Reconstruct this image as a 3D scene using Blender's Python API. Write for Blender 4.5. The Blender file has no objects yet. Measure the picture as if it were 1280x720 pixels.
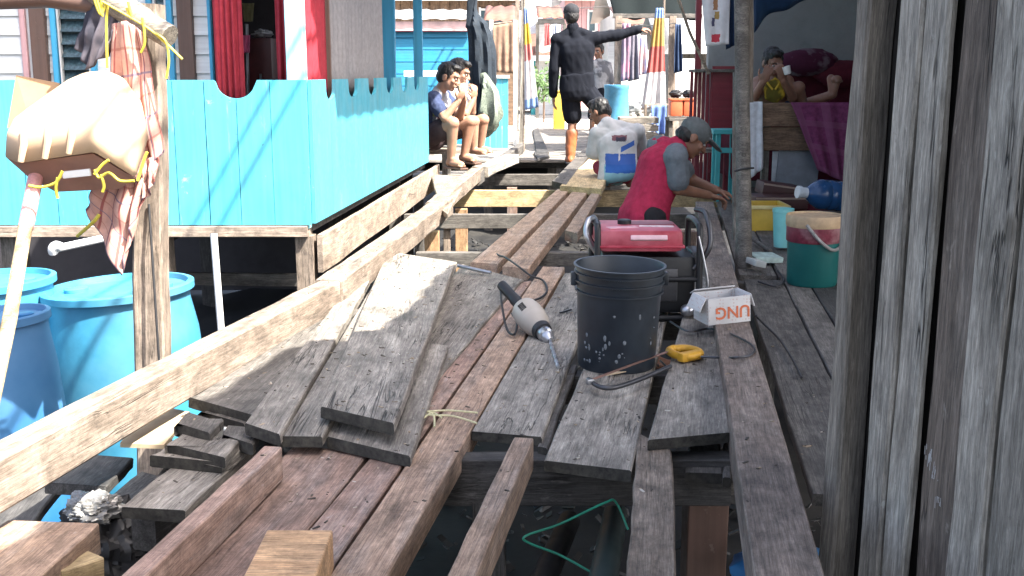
import bpy, bmesh, math, random
from mathutils import Vector, Matrix, Euler, noise
R = math.radians
random.seed(7)
scene = bpy.context.scene
col = scene.collection

# ------------------------------------------------------------------ camera
FPX, CX, CY, CAMH = 1375.0, 640.0, 360.0, 0.97
PITCH = math.atan(270.0 / FPX)
cp_, sp_ = math.cos(PITCH), math.sin(PITCH)
cam = bpy.data.cameras.new('camera'); camo = bpy.data.objects.new('camera', cam); col.objects.link(camo)
camo.location = (0, 0, CAMH); camo.rotation_euler = (math.pi/2 - PITCH, 0, 0)
cam.sensor_width = 36.0; cam.lens = 36.0 * FPX / 1280.0
cam.clip_start = 0.05; cam.clip_end = 3000
scene.camera = camo
# ------------------------------------------------------------------ light
LDIR = Vector((-0.60, 0.40, -1.0)).normalized()       # direction the sunlight travels
elev = math.asin(-LDIR.z); azim = math.atan2(-LDIR.x, -LDIR.y)   # clockwise from +Y
world = bpy.data.worlds.new('World'); scene.world = world; world.use_nodes = True
wn = world.node_tree
sky = wn.nodes.new('ShaderNodeTexSky'); sky.sky_type = 'NISHITA'; sky.sun_disc = False
sky.sun_elevation = elev; sky.sun_rotation = azim
sky.air_density = 0.8; sky.dust_density = 5.0; sky.ozone_density = 1.0
bg = wn.nodes['Background']; bg.inputs['Strength'].default_value = 0.13
hz_ = wn.nodes.new('ShaderNodeHueSaturation'); hz_.inputs['Saturation'].default_value = 0.85     # hazy white tropical sky
wn.links.new(sky.outputs[0], hz_.inputs['Color']); wn.links.new(hz_.outputs[0], bg.inputs['Color'])
sun = bpy.data.lights.new('sun', 'SUN'); suno = bpy.data.objects.new('sun', sun); col.objects.link(suno)
sun.energy = 4.2; sun.angle = R(0.55); sun.color = (1.0, 0.95, 0.87)
suno.rotation_euler = LDIR.to_track_quat('-Z', 'Y').to_euler(); suno.location = (4, -3, 8)
scene.view_settings.view_transform = 'Standard'; scene.view_settings.look = 'None'
scene.view_settings.exposure = 2.25; scene.view_settings.gamma = 1.0
scene.view_settings.use_curve_mapping = False
scene.render.engine = 'CYCLES'

# ------------------------------------------------------------------ pixel -> place
def ray(px, py):
    u = (px-CX)/FPX; v = (py-CY)/FPX
    return Vector((u, cp_ - v*sp_, -sp_ - v*cp_))
def P(px, py, z=0.0):                     # point of that pixel on the level z
    r = ray(px, py); t = (z-CAMH)/r.z
    return Vector((r.x*t, r.y*t, z))
def Q(px, py, Y):                         # point of that pixel at the distance Y
    r = ray(px, py); t = Y/r.y
    return Vector((r.x*t, Y, CAMH + r.z*t))
def V(*a): return Vector(a)

# ------------------------------------------------------------------ mesh builder
class MB:
    def __init__(s): s.v = []; s.f = []; s.uv = None
    def add(s, vs, fs):
        n = len(s.v); s.v += [Vector(v) for v in vs]; s.f += [tuple(i+n for i in f) for f in fs]; return s
    def box(s, c, size, rot=None, bev=0.0):
        c = Vector(c); hx, hy, hz = size[0]/2, size[1]/2, size[2]/2
        M = rot.to_matrix() if isinstance(rot, Euler) else (rot if rot else Matrix.Identity(3))
        if bev <= 0:
            vs = [M @ V(x*hx, y*hy, z*hz) + c for x in (-1, 1) for y in (-1, 1) for z in (-1, 1)]
            s.add(vs, [(0,1,3,2),(4,6,7,5),(0,4,5,1),(2,3,7,6),(0,2,6,4),(1,5,7,3)])
        else:
            bm = bmesh.new(); bmesh.ops.create_cube(bm, size=1)
            bmesh.ops.scale(bm, vec=size, verts=bm.verts)
            bmesh.ops.bevel(bm, geom=bm.edges[:], offset=bev, segments=2, affect='EDGES', profile=.6)
            bm.verts.index_update()
            s.add([M @ v.co + c for v in bm.verts], [[v.index for v in f.verts] for f in bm.faces]); bm.free()
        return s
    def hexa(s, a):                        # eight corners: bottom 0-3, top 4-7
        return s.add(a, [(3,2,1,0),(4,5,6,7),(0,1,5,4),(1,2,6,5),(2,3,7,6),(3,0,4,7)])
    def tube(s, pts, r, seg=8, cap=True):
        pts = [Vector(p) for p in pts]; n = len(pts)
        rs = r if isinstance(r, (list, tuple)) else [r]*n
        base = len(s.v); up = None
        for i, p in enumerate(pts):
            t = (pts[min(i+1, n-1)] - pts[max(i-1, 0)])
            t = t.normalized() if t.length > 1e-9 else V(0,0,1)
            if up is None:
                up = V(0,0,1) if abs(t.z) < .9 else V(1,0,0)
            a = t.cross(up); a = a.normalized() if a.length > 1e-6 else t.orthogonal().normalized()
            b = a.cross(t).normalized(); up = b
            for k in range(seg):
                w = 2*math.pi*k/seg
                s.v.append(p + a*math.cos(w)*rs[i] + b*math.sin(w)*rs[i])
        for i in range(n-1):
            for k in range(seg):
                k2 = (k+1) % seg
                s.f.append((base+i*seg+k, base+(i+1)*seg+k, base+(i+1)*seg+k2, base+i*seg+k2))
        if cap:
            s.f.append(tuple(base+k for k in range(seg)))
            s.f.append(tuple(base+(n-1)*seg+k for k in reversed(range(seg))))
        return s
    def lathe(s, prof, c, axis=None, seg=32, closed=False):      # prof: (radius, height)
        c = Vector(c); M = V(0,0,1).rotation_difference(Vector(axis).normalized()).to_matrix() if axis is not None else Matrix.Identity(3)
        base = len(s.v); n = len(prof)
        for (r, h) in prof:
            for k in range(seg):
                w = 2*math.pi*k/seg
                s.v.append(M @ V(math.cos(w)*r, math.sin(w)*r, h) + c)
        for i in range(n-1):
            for k in range(seg):
                k2 = (k+1) % seg
                s.f.append((base+i*seg+k, base+i*seg+k2, base+(i+1)*seg+k2, base+(i+1)*seg+k))
        if prof[0][0] > 1e-4: s.f.append(tuple(base+k for k in reversed(range(seg))))
        if prof[-1][0] > 1e-4: s.f.append(tuple(base+(n-1)*seg+k for k in range(seg)))
        return s
    def capsule(s, p0, p1, r0, r1, seg=14):
        p0, p1 = Vector(p0), Vector(p1); d = p1-p0; L = d.length
        ax = d/L if L > 1e-6 else V(0,0,1)
        prof = []
        for k in range(5): a = -math.pi/2 + k*math.pi/10; prof.append((max(r0*math.cos(a), .0002), r0*math.sin(a)))
        for k in range(5): a = k*math.pi/8; prof.append((max(r1*math.cos(a), .0002), L + r1*math.sin(a)))
        return s.lathe(prof, p0, ax, seg)
    def ell(s, c, rad, M=None, seg=18, rings=12):
        c = Vector(c); M = M if M else Matrix.Identity(3)
        b = len(s.v)
        for i in range(rings+1):
            a = -math.pi/2 + math.pi*i/rings
            rr = max(math.cos(a), .001)
            for k in range(seg):
                w = 2*math.pi*k/seg
                s.v.append(M @ V(rad[0]*rr*math.cos(w), rad[1]*rr*math.sin(w), rad[2]*math.sin(a)) + c)
        for i in range(rings):
            for k in range(seg):
                k2 = (k+1) % seg
                s.f.append((b+i*seg+k, b+i*seg+k2, b+(i+1)*seg+k2, b+(i+1)*seg+k))
        s.f.append(tuple(b+k for k in reversed(range(seg)))); s.f.append(tuple(b+rings*seg+k for k in range(seg)))
        return s
    def prism(s, poly, d):                 # polygon of 3D points, extruded by the vector d
        n = len(poly); d = Vector(d)
        vs = [Vector(p) for p in poly] + [Vector(p)+d for p in poly]
        fs = [tuple(range(n)), tuple(reversed(range(n, 2*n)))] + [(i, i+n, (i+1) % n+n, (i+1) % n) for i in range(n)]
        return s.add(vs, fs)

W = {}
def put(o, M, parent=None):
    col.objects.link(o); o.matrix_basis = M
    if parent is not None:
        o.parent = parent; o.matrix_parent_inverse = W[parent.name].inverted()
    W[o.name] = M.copy(); return o
def tag(o, label=None, cat=None, group=None, kind=None):
    if label: o['label'] = label
    if cat: o['category'] = cat
    if group: o['group'] = group
    if kind: o['kind'] = kind
    return o
def thing(name, label, cat, loc, group=None):
    o = bpy.data.objects.new(name, None); o.empty_display_size = .1
    put(o, Matrix.Translation(Vector(loc))); return tag(o, label, cat, group)
def mesh_of(name, mb, mat, angle=38):
    me = bpy.data.meshes.new(name); me.from_pydata([tuple(v) for v in mb.v], [], mb.f); me.update()
    bm = bmesh.new(); bm.from_mesh(me); bmesh.ops.recalc_face_normals(bm, faces=bm.faces[:]); bm.to_mesh(me); bm.free()
    for p in me.polygons: p.use_smooth = True
    me.set_sharp_from_angle(angle=R(angle))
    if mb.uv:
        l = me.uv_layers.new(name='UVMap')
        for lp in me.loops: l.data[lp.index].uv = mb.uv[lp.vertex_index]
    if mat: me.materials.append(mat)
    return me
def obj(name, mb, mat, parent=None, frame=None, angle=38):
    """one mesh object; world points unless a frame is given (then local points)"""
    if frame is None:
        lo = Vector([min(v[i] for v in mb.v) for i in range(3)]); hi = Vector([max(v[i] for v in mb.v) for i in range(3)])
        c = (lo+hi)/2; mb.v = [v-c for v in mb.v]; frame = Matrix.Translation(c)
    return put(bpy.data.objects.new(name, mesh_of(name, mb, mat, angle)), frame, parent)
def solo(name, label, cat, mb, mat, group=None, **k):
    return tag(obj(name, mb, mat, **k), label, cat, group)

def frame_of(x, y, c):
    x = Vector(x).normalized(); y = Vector(y); y = (y - x*y.dot(x)).normalized(); z = x.cross(y)
    M = Matrix((x, y, z)).transposed().to_4x4(); M.translation = Vector(c); return M
def bar(name, a, b, w, h, mat, parent=None, side=None, n=6, jit=.0015, bev=.003, bow=0.0, taper=1.0):
    """a sawn timber: axis a to b (centre line), w across 'side', h the other way; grain runs along local x"""
    a, b = Vector(a), Vector(b); x = b-a; L = x.length
    if side is None: side = V(0,0,1).cross(x) if abs(x.normalized().z) < .95 else V(1,0,0)
    M = frame_of(x, side, (a+b)/2)
    st = []
    rr = random.Random(hash((round(a.x, 3), round(b.y, 3), round(a.z, 3))) & 0xffff)
    for i in range(n+1):
        t = i/n; k = 1 + (taper-1)*t; j = lambda: rr.uniform(-jit, jit)
        zz = bow*(1-(2*t-1)**2)
        st.append((-L/2 + L*t, -w/2*k+j(), w/2*k+j(), h/2*k+zz+j()*.5, -h/2*k+zz+j()*.5))
    return obj(name, plank_mesh(st, bev, rr), mat, parent, frame=M, angle=28)
def plank_mesh(st, bev, rr, rag=.0):
    mb = MB(); n = len(st); m = 8
    for i, (x, l, r, zt, zb) in enumerate(st):
        b = min(bev, (zt-zb)*.35, (r-l)*.3)
        ring = [(l, zb+b), (l, zt-b), (l+b, zt), (r-b, zt), (r, zt-b), (r, zb+b), (r-b, zb), (l+b, zb)]
        e = i in (0, n-1)
        for (yy, zz) in ring:
            mb.v.append(V(x + (rr.uniform(-rag, rag) if e else 0), yy, zz))
    for i in range(n-1):
        for k in range(m):
            k2 = (k+1) % m
            mb.f.append((i*m+k, i*m+k2, (i+1)*m+k2, (i+1)*m+k))
    mb.f.append(tuple(reversed(range(m)))); mb.f.append(tuple((n-1)*m+k for k in range(m)))
    return mb
def plank(name, quad, z, th, mat, parent=None, n=10, jit=.0022, rag=.006, bev=.004, warp=.004, label=None, cat='plank', group=None):
    """a board whose top face covers the four pixels NL, NR, FR, FL on level z (or near level, far level)"""
    z0, z1 = z if isinstance(z, tuple) else (z, z)
    nl, nr = P(*quad[0], z0), P(*quad[1], z0); fr, fl = P(*quad[2], z1), P(*quad[3], z1)
    c0, c1 = (nl+nr)/2, (fl+fr)/2
    M = frame_of(c1-c0, V(0,0,1).cross(c1-c0), (c0+c1)/2); Mi = M.inverted()
    a, b, c, d = Mi @ nl, Mi @ nr, Mi @ fr, Mi @ fl
    rr = random.Random(int(nl.x*7919) ^ int(fr.y*104729)); st = []
    x0, x1 = (a.x+b.x)/2, (c.x+d.x)/2
    ph = rr.uniform(0, 6)
    for i in range(n+1):
        t = i/n; lf = a.lerp(d, t); rt = b.lerp(c, t)
        w = warp*math.sin(ph + t*3.1)*(t*(1-t)*4)
        ylo, yhi = sorted((lf.y, rt.y))
        j = lambda: rr.uniform(-jit, jit)
        st.append((x0+(x1-x0)*t, ylo+j(), yhi+j(), w+j()*.3, w-th+j()*.5))
    mb = plank_mesh(st, bev, rr, rag)
    # slant the ends as the pixels show them
    for i in range(8):
        for base, q0, q1, xc in ((0, a, b, x0), (n*8, d, c, x1)):
            v = mb.v[base+i]; den = (q1.y-q0.y)
            if abs(den) > 1e-4:
                u = (v.y-q0.y)/den; v.x += (q0.x + (q1.x-q0.x)*u) - xc
    o = obj(name, mb, mat, parent, frame=M, angle=28)
    if mat in (M_['grey'], M_['greyd']):                  # end caps coloured near-black, darker than the faces
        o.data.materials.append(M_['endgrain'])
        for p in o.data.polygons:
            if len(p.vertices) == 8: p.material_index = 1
    if label: tag(o, label, cat, group)
    return o

def cloth(name, top, bot, mat, parent=None, nu=28, nv=20, fold=.015, nf=5, th=.004, seed=0, wob=.01, gather=0.0):
    """hanging cloth between an upper and a lower polyline of 3D points, with folds that deepen downwards"""
    rr = random.Random(seed); top = [Vector(p) for p in top]; bot = [Vector(p) for p in bot]
    def along(pl, t):
        f = t*(len(pl)-1); i = min(int(f), len(pl)-2); return pl[i].lerp(pl[i+1], f-i)
    mb = MB(); mb.uv = []
    ph = rr.uniform(0, 6); ax = (along(top, 1)-along(top, 0)); dn = along(bot, .5)-along(top, .5)
    nrm = ax.cross(dn); nrm = nrm.normalized() if nrm.length > 1e-6 else V(0,-1,0)
    for j in range(nv+1):
        v = j/nv
        for i in range(nu+1):
            u = i/nu; p = along(top, u).lerp(along(bot, u), v)
            f = fold*(.35+.65*v)*(math.sin(u*nf*2*math.pi+ph+v*1.3)+.5*math.sin(u*nf*4.7+ph*2-v*2))
            f += wob*noise.noise(V(u*3+seed, v*3, seed*.7))
            p = p + nrm*f
            mb.v.append(p); mb.uv.append((u, 1-v))
    for j in range(nv):
        for i in range(nu):
            a = j*(nu+1)+i; mb.f.append((a, a+1, a+nu+2, a+nu+1))
    o = obj(name, mb, mat, parent, angle=180)
    m = o.modifiers.new('thickness', 'SOLIDIFY'); m.thickness = th; m.offset = 0
    return o
def spline(pts, n=8):
    pts = [Vector(p) for p in pts]; out = []
    for i in range(len(pts)-1):
        p0, p1, p2, p3 = pts[max(i-1, 0)], pts[i], pts[i+1], pts[min(i+2, len(pts)-1)]
        for k in range(n):
            t = k/n
            out.append(.5*((2*p1)+(p2-p0)*t+(2*p0-5*p1+4*p2-p3)*t*t+(3*p1-p0-3*p2+p3)*t**3))
    return out+[pts[-1]]

# ------------------------------------------------------------------ materials
class NT:
    def __init__(s, name):
        s.m = bpy.data.materials.new(name); s.m.use_nodes = True; s.t = s.m.node_tree
        s.b = s.t.nodes['Principled BSDF']
    def n(s, ty, **kw):
        nd = s.t.nodes.new('ShaderNode'+ty)
        for k, v in kw.items():
            if k.startswith('i_'):
                key = k[2:]; key = int(key) if key.isdigit() else key.replace('_', ' ')
                s.set(nd, key, v)
            else: setattr(nd, k, v)
        return nd
    def set(s, nd, key, v):
        if isinstance(v, bpy.types.NodeSocket): s.t.links.new(v, nd.inputs[key])
        else:
            if isinstance(v, (tuple, list)) and len(v) == 3 and nd.inputs[key].type == 'RGBA': v = (*v, 1)
            nd.inputs[key].default_value = v
    def math(s, op, a, b=0.0, c=0.0, clamp=False):
        nd = s.n('Math', operation=op, use_clamp=clamp); s.set(nd, 0, a); s.set(nd, 1, b); s.set(nd, 2, c); return nd.outputs[0]
    def mix(s, fac, a, b, mode='MIX'):
        nd = s.n('Mix', data_type='RGBA', blend_type=mode)
        s.set(nd, 0, fac); s.set(nd, 6, a); s.set(nd, 7, b); return nd.outputs[2]
    def ramp(s, fac, stops):
        nd = s.n('ValToRGB'); s.set(nd, 0, fac); e = nd.color_ramp.elements
        while len(e) < len(stops): e.new(.5)
        for i, (p, c) in enumerate(stops):
            e[i].position = p; e[i].color = (c, c, c, 1) if isinstance(c, (int, float)) else (*c, 1)
        return nd.outputs[0]
    def noise(s, vec, scale=1.0, detail=4.0, rough=.55, dist=0.0):
        nd = s.n('TexNoise'); s.set(nd, 'Scale', scale); s.set(nd, 'Detail', detail); s.set(nd, 'Roughness', rough); s.set(nd, 'Distortion', dist)
        if vec is not None: s.set(nd, 'Vector', vec)
        return nd.outputs[0]
    def scaled(s, vec, sc):
        nd = s.n('VectorMath', operation='MULTIPLY'); s.set(nd, 0, vec); s.set(nd, 1, sc); return nd.outputs[0]
    def coords(s):                       # object coordinates, shifted for each object
        tc = s.n('TexCoord'); oi = s.n('ObjectInfo')
        cx = s.n('CombineXYZ'); s.set(cx, 0, s.math('MULTIPLY', oi.outputs['Random'], 37)); s.set(cx, 1, s.math('MULTIPLY', oi.outputs['Random'], 91)); s.set(cx, 2, s.math('MULTIPLY', oi.outputs['Random'], 53))
        ad = s.n('VectorMath', operation='ADD'); s.set(ad, 0, tc.outputs['Object']); s.set(ad, 1, cx.outputs[0])
        s.rand = oi.outputs['Random']; s.raw = tc.outputs['Object']; return ad.outputs[0]
    def bump(s, h, strength=.3, dist=.004):
        nd = s.n('Bump'); s.set(nd, 'Strength', strength); s.set(nd, 'Distance', dist); s.set(nd, 'Height', h)
        s.set(s.b, 'Normal', nd.outputs[0])
    def out(s, color, rough=.7, metal=0.0, spec=.5):
        s.set(s.b, 'Base Color', color); s.set(s.b, 'Roughness', rough); s.set(s.b, 'Metallic', metal)
        s.set(s.b, 'Specular IOR Level', spec); return s.m

def wood(name, c1, c2, dark=(.05, .045, .04), rough=.82, crack=.6, stain=.45, var=.22, bump=.55, pale=None, palef=.0, spec=.35, saw=0.0, mott=(11, 17, 17), knots=.0):
    s = NT(name); v = s.coords()
    n1 = s.noise(s.scaled(v, (1.6, 16, 16)), 1, 10, .72, .6)
    n2 = s.noise(s.scaled(v, (7, 150, 150)), 1, 6, .75)
    n3 = s.noise(s.scaled(v, (2.6, 6, 6)), 1, 6, .62, .4)
    n4 = s.noise(s.scaled(v, (.9, 17, 17)), 1, 4, .6, .6)
    n5 = s.noise(v, 45, 6, .8)
    c = s.mix(s.ramp(n1, [(.32, 0), (.68, 1)]), c1, c2)
    if pale: c = s.mix(s.math('MULTIPLY', s.ramp(s.noise(s.scaled(v, (1.9, 9, 9)), 1, 5, .6), [(.5, 0), (.7, 1)]), palef), c, pale)
    c = s.mix(s.math('MULTIPLY', s.ramp(n3, [(.5, 0), (.72, 1)]), stain), c, dark)
    c = s.mix(1.0, c, s.ramp(n2, [(.32, .55), (.66, 1.18)]), 'MULTIPLY')
    c = s.mix(1.0, c, s.ramp(s.noise(s.scaled(v, mott), 1, 10, .8, .3), [(.36, .5), (.64, 1.25)]), 'MULTIPLY')
    c = s.mix(s.math('MULTIPLY', s.ramp(s.noise(s.scaled(v, (14, 55, 55)), 1, 4, .6, .5), [(.64, 0), (.70, 1)]), .38), c, pale or c2)
    c = s.mix(1.0, c, s.ramp(s.noise(s.scaled(v, (16, 420, 420)), 1, 5, .7), [(.34, .6), (.64, 1.16)]), 'MULTIPLY')
    c = s.mix(s.math('MULTIPLY', s.ramp(n5, [(.6, 0), (.68, 1)]), .35), c, dark)
    ck = s.math('SUBTRACT', 1.0, s.math('MULTIPLY', s.math('ABSOLUTE', s.math('SUBTRACT', n4, .5)), 75), clamp=True)
    ck = s.math('MULTIPLY', ck, s.ramp(s.noise(s.scaled(v, (1.7, 4, 4)), 1, 2), [(.5, 0), (.6, 1)]))
    c = s.mix(s.math('MULTIPLY', ck, crack), c, (.012, .011, .010))
    if knots:
        vo = s.n('TexVoronoi'); s.set(vo, 'Scale', 1.0); s.set(vo, 'Vector', s.scaled(v, (3.2, 9, 9)))
        kn = s.math('MULTIPLY', s.ramp(vo.outputs['Distance'], [(.06, 1), (.13, 0)]), s.math('GREATER_THAN', s.n('SeparateColor', i_0=vo.outputs['Color']).outputs[0], .55))
        c = s.mix(s.math('MULTIPLY', kn, knots), c, dark)
    vv = s.math('ADD', s.math('MULTIPLY', s.rand, 2*var), 1-var)
    hs = s.n('HueSaturation'); s.set(hs, 'Value', vv); s.set(hs, 'Color', c)
    h = s.math('SUBTRACT', s.math('ADD', s.math('MULTIPLY', n2, .5), s.math('MULTIPLY', n1, .5)), s.math('MULTIPLY', ck, 1.2))
    if saw: h = s.math('ADD', h, s.math('MULTIPLY', s.noise(s.scaled(v, (160, 6, 6)), 1, 2), saw))
    s.bump(h, bump, .004)
    return s.out(hs.outputs[0], s.ramp(n3, [(.3, rough), (.75, rough-.18)]), 0, spec)
def paint(name, c, chip=(.55, .55, .5), wear=.35, rough=.45, dirt=(.1, .1, .09), grain='x', bump=.25, var=.06, stains=False):
    s = NT(name); v = s.coords()
    sc = {'x': (1.5, 40, 40), 'z': (40, 40, 1.5)}[grain]
    st = s.noise(s.scaled(v, sc), 1, 4, .6)
    n1 = s.noise(v, 9, 6, .7); n2 = s.noise(v, 2.2, 5, .6)
    cc = s.mix(1.0, c, s.ramp(st, [(.3, .8), (.7, 1.08)]), 'MULTIPLY')
    cc = s.mix(s.math('MULTIPLY', s.ramp(n2, [(.48, 0), (.75, 1)]), .22), cc, dirt)
    cc = s.mix(s.math('MULTIPLY', s.ramp(n1, [(.66, 0), (.7, 1)]), wear), cc, chip)
    if stains:
        cc = s.mix(s.math('MULTIPLY', s.ramp(s.noise(s.scaled(v, (3, 22, 22)), 1, 8, .75, .4), [(.6, 0), (.72, 1)]), .45), cc, chip)
        cc = s.mix(s.math('MULTIPLY', s.ramp(s.noise(v, 55, 2, .5), [(.73, 0), (.76, 1)]), .8), cc, (.04, .06, .06))
        cc = s.mix(s.math('MULTIPLY', s.ramp(s.noise(s.scaled(v, (2, 9, 9)), 1, 6, .6), [(.52, 0), (.75, 1)]), .3), cc, dirt)
    vv = s.math('ADD', s.math('MULTIPLY', s.rand, 2*var), 1-var)
    hs = s.n('HueSaturation'); s.set(hs, 'Value', vv); s.set(hs, 'Color', cc)
    s.bump(s.math('ADD', st, s.math('MULTIPLY', n1, .5)), bump, .003)
    return s.out(hs.outputs[0], s.ramp(n1, [(.4, rough), (.7, min(rough+.3, 1))]))
def plain(name, c, rough=.6, metal=0.0, var=.18, scale=14, bump=.12, spec=.5, dirt=None, dirtf=.4, transl=0.0):
    s = NT(name); v = s.coords(); n = s.noise(v, scale, 5, .62); n2 = s.noise(v, scale*.25, 5, .6)
    cc = s.mix(1.0, c, s.ramp(n, [(.3, 1-var), (.7, 1+var)]), 'MULTIPLY')
    if dirt: cc = s.mix(s.math('MULTIPLY', s.ramp(n2, [(.45, 0), (.7, 1)]), dirtf), cc, dirt)
    s.bump(n, bump, .003)
    m = s.out(cc, s.ramp(n2, [(.35, max(rough-.08, 0)), (.7, min(rough+.12, 1))]), metal, spec)
    if transl: s.set(s.b, 'Subsurface Weight', transl); s.set(s.b, 'Subsurface Radius', (.05, .04, .03))
    return m
def fabric(name, c, c2=None, stripes=None, rough=.9, var=.15, bump=.3):
    """stripes: list of (axis 'u'/'v', count, width, colour, strength)"""
    s = NT(name); v = s.coords(); n = s.noise(v, 30, 4, .6); w = s.noise(v, 260, 2, .5)
    cc = s.mix(1.0, c, s.ramp(n, [(.3, 1-var), (.7, 1+var)]), 'MULTIPLY')
    if c2: cc = s.mix(s.ramp(s.noise(v, 6, 3), [(.48, 0), (.56, 1)]), cc, c2)
    if stripes:
        uv = s.n('TexCoord').outputs['UV']; sep = s.n('SeparateXYZ'); s.set(sep, 0, uv)
        for (ax, cnt, wd, sc, st) in stripes:
            f = s.math('FRACT', s.math('MULTIPLY', sep.outputs[0 if ax == 'u' else 1], cnt))
            cc = s.mix(s.math('MULTIPLY', s.math('LESS_THAN', f, wd), st), cc, sc)
    s.bump(s.math('ADD', w, n), bump, .002)
    return s.out(cc, rough, 0, .2)
def bands(name, stops, rough=.85):        # printed cross bands along a cloth, v from the bottom up
    s = NT(name); v = s.coords(); uv = s.n('TexCoord').outputs['UV']; sep = s.n('SeparateXYZ'); s.set(sep, 0, uv)
    r = s.ramp(sep.outputs[1], stops)
    r.node.color_ramp.interpolation = 'CONSTANT'
    n = s.noise(v, 12, 4); c = s.mix(1.0, r, s.ramp(n, [(.3, .85), (.7, 1.08)]), 'MULTIPLY')
    s.bump(n, .2, .003); return s.out(c, rough, 0, .2)
def printed(name, base, rects, rough=.9, axes=(0, 2)):
    """flat print: rects (x0, x1, z0, z1, colour) in object coordinates, edges a little wavy"""
    s = NT(name); v = s.coords(); raw = s.raw
    n = s.noise(v, 25, 4); cc = s.mix(1.0, base, s.ramp(n, [(.3, .88), (.7, 1.06)]), 'MULTIPLY')
    sep = s.n('SeparateXYZ'); s.set(sep, 0, raw); wob = s.math('MULTIPLY', s.math('SUBTRACT', s.noise(raw, 30, 2), .5), .02)
    X = s.math('ADD', sep.outputs[axes[0]], wob); Z = s.math('ADD', sep.outputs[axes[1]], wob)
    for r in rects:
        x0, x1, z0, z1, c = r[:5]; sl = r[5] if len(r) > 5 else 0.0
        Zs = s.math('SUBTRACT', Z, s.math('MULTIPLY', X, sl))
        m = s.math('MULTIPLY', s.math('MULTIPLY', s.math('GREATER_THAN', X, x0), s.math('LESS_THAN', X, x1)),
                   s.math('MULTIPLY', s.math('GREATER_THAN', Zs, z0), s.math('LESS_THAN', Zs, z1)))
        cc = s.mix(s.math('MULTIPLY', m, .93), cc, c)
    s.bump(s.noise(v, 200, 2), .2, .002); return s.out(cc, rough, 0, .2)

M = {}; M_ = M
M['grey'] = wood('weathered_grey_wood', (.235, .21, .18), (.41, .37, .32), dark=(.068, .06, .05), pale=(.54, .495, .43), palef=.55, crack=.95, stain=.62, var=.16, bump=.8, mott=(7, 18, 18), knots=.6)
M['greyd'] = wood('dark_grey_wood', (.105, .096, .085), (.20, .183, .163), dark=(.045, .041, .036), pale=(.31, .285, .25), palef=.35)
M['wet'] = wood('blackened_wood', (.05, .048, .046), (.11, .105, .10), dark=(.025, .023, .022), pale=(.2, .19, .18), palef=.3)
M['red'] = wood('fresh_reddish_wood', (.34, .215, .165), (.47, .325, .255), dark=(.12, .09, .078), crack=.35, stain=.7, pale=(.45, .39, .36), palef=.6, saw=.5)
M['redl'] = wood('fresh_light_reddish_wood', (.41, .275, .20), (.55, .39, .28), dark=(.17, .12, .09), crack=.3, stain=.5, pale=(.44, .38, .34), palef=.6, saw=.6)
M['orange'] = wood('fresh_orange_wood', (.50, .29, .15), (.64, .42, .24), dark=(.25, .16, .1), crack=.2, stain=.3, saw=.5)
M['pale'] = wood('bleached_pale_wood', (.27, .21, .16), (.40, .325, .26), dark=(.12, .09, .07), crack=.6, stain=.6, pale=(.48, .41, .34), palef=.5)
M['yellow'] = wood('fresh_yellow_wood', (.52, .38, .20), (.68, .52, .30), dark=(.28, .2, .12), crack=.3, stain=.25)
M['wall'] = wood('silver_grey_wall_wood', (.265, .243, .205), (.45, .415, .355), dark=(.10, .088, .07), pale=(.52, .51, .45), palef=.45, crack=1.0, stain=.65, var=.26, bump=1.0, mott=(3.5, 24, 24), knots=.85)
M['wallb'] = wood('brown_wall_wood', (.13, .105, .085), (.26, .215, .175), dark=(.06, .05, .042), pale=(.38, .34, .29), palef=.45, crack=.9, var=.1, bump=.9, mott=(2.2, 26, 26), knots=.7)
M['post'] = wood('weathered_post_wood', (.27, .24, .20), (.45, .405, .34), dark=(.10, .085, .068), crack=1.0, bump=.9, mott=(3, 24, 24), knots=.6)
M['beamr'] = wood('purplish_brown_beam_wood', (.215, .165, .135), (.34, .275, .23), dark=(.09, .073, .062), pale=(.42, .36, .31), palef=.55, crack=.4, saw=.5)
M['cyan'] = paint('turquoise_paint', (.078, .43, .56), chip=(.42, .55, .56), wear=.5, dirt=(.12, .2, .2), stains=True)
M['cyanz'] = paint('turquoise_paint_upright', (.09, .50, .60), chip=(.45, .62, .65), wear=.3, grain='x')
M['cyanl'] = paint('pale_turquoise_paint', (.30, .66, .70), wear=.3)
M['blue'] = paint('blue_paint', (.03, .25, .42), chip=(.3, .45, .55), wear=.3)
M['skyblue'] = paint('sky_blue_paint', (.06, .36, .58), chip=(.4, .5, .55), wear=.2)
M['white'] = paint('white_paint', (.72, .72, .70), chip=(.45, .43, .4), wear=.35)
M['brownp'] = paint('brown_paint', (.13, .075, .055), chip=(.3, .24, .2), wear=.3)
M['maroon'] = paint('maroon_paint', (.20, .022, .035), chip=(.35, .2, .18), wear=.3)
M['teal'] = paint('teal_paint', (.05, .36, .38), chip=(.3, .5, .5), wear=.3)
M['pinkp'] = paint('pink_paint', (.62, .36, .36), wear=.3)
M['rust'] = plain('rusty_sheet_metal', (.19, .085, .06), .75, 0, .35, 8, .3)
M['zinc'] = plain('zinc_sheet_metal', (.50, .50, .49), .55, .1, .2, 6, .2, dirt=(.2, .13, .09), dirtf=.5)
M['greyc'] = fabric('grey_curtain_cloth', (.30, .285, .285))
M['redc'] = fabric('red_curtain_cloth', (.34, .035, .05))
M['drum'] = plain('blue_drum_plastic', (.045, .25, .40), .45, 0, .2, 9, .08, dirt=(.09, .15, .17), dirtf=.6)
M['drumd'] = plain('deep_blue_drum_plastic', (.025, .14, .32), .42, 0, .12, 5, .06, dirt=(.2, .3, .38), dirtf=.3)
M['cream'] = plain('cream_plastic', (.58, .42, .28), .75, 0, .15, 9, .08, dirt=(.30, .19, .11), dirtf=.7)
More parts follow.
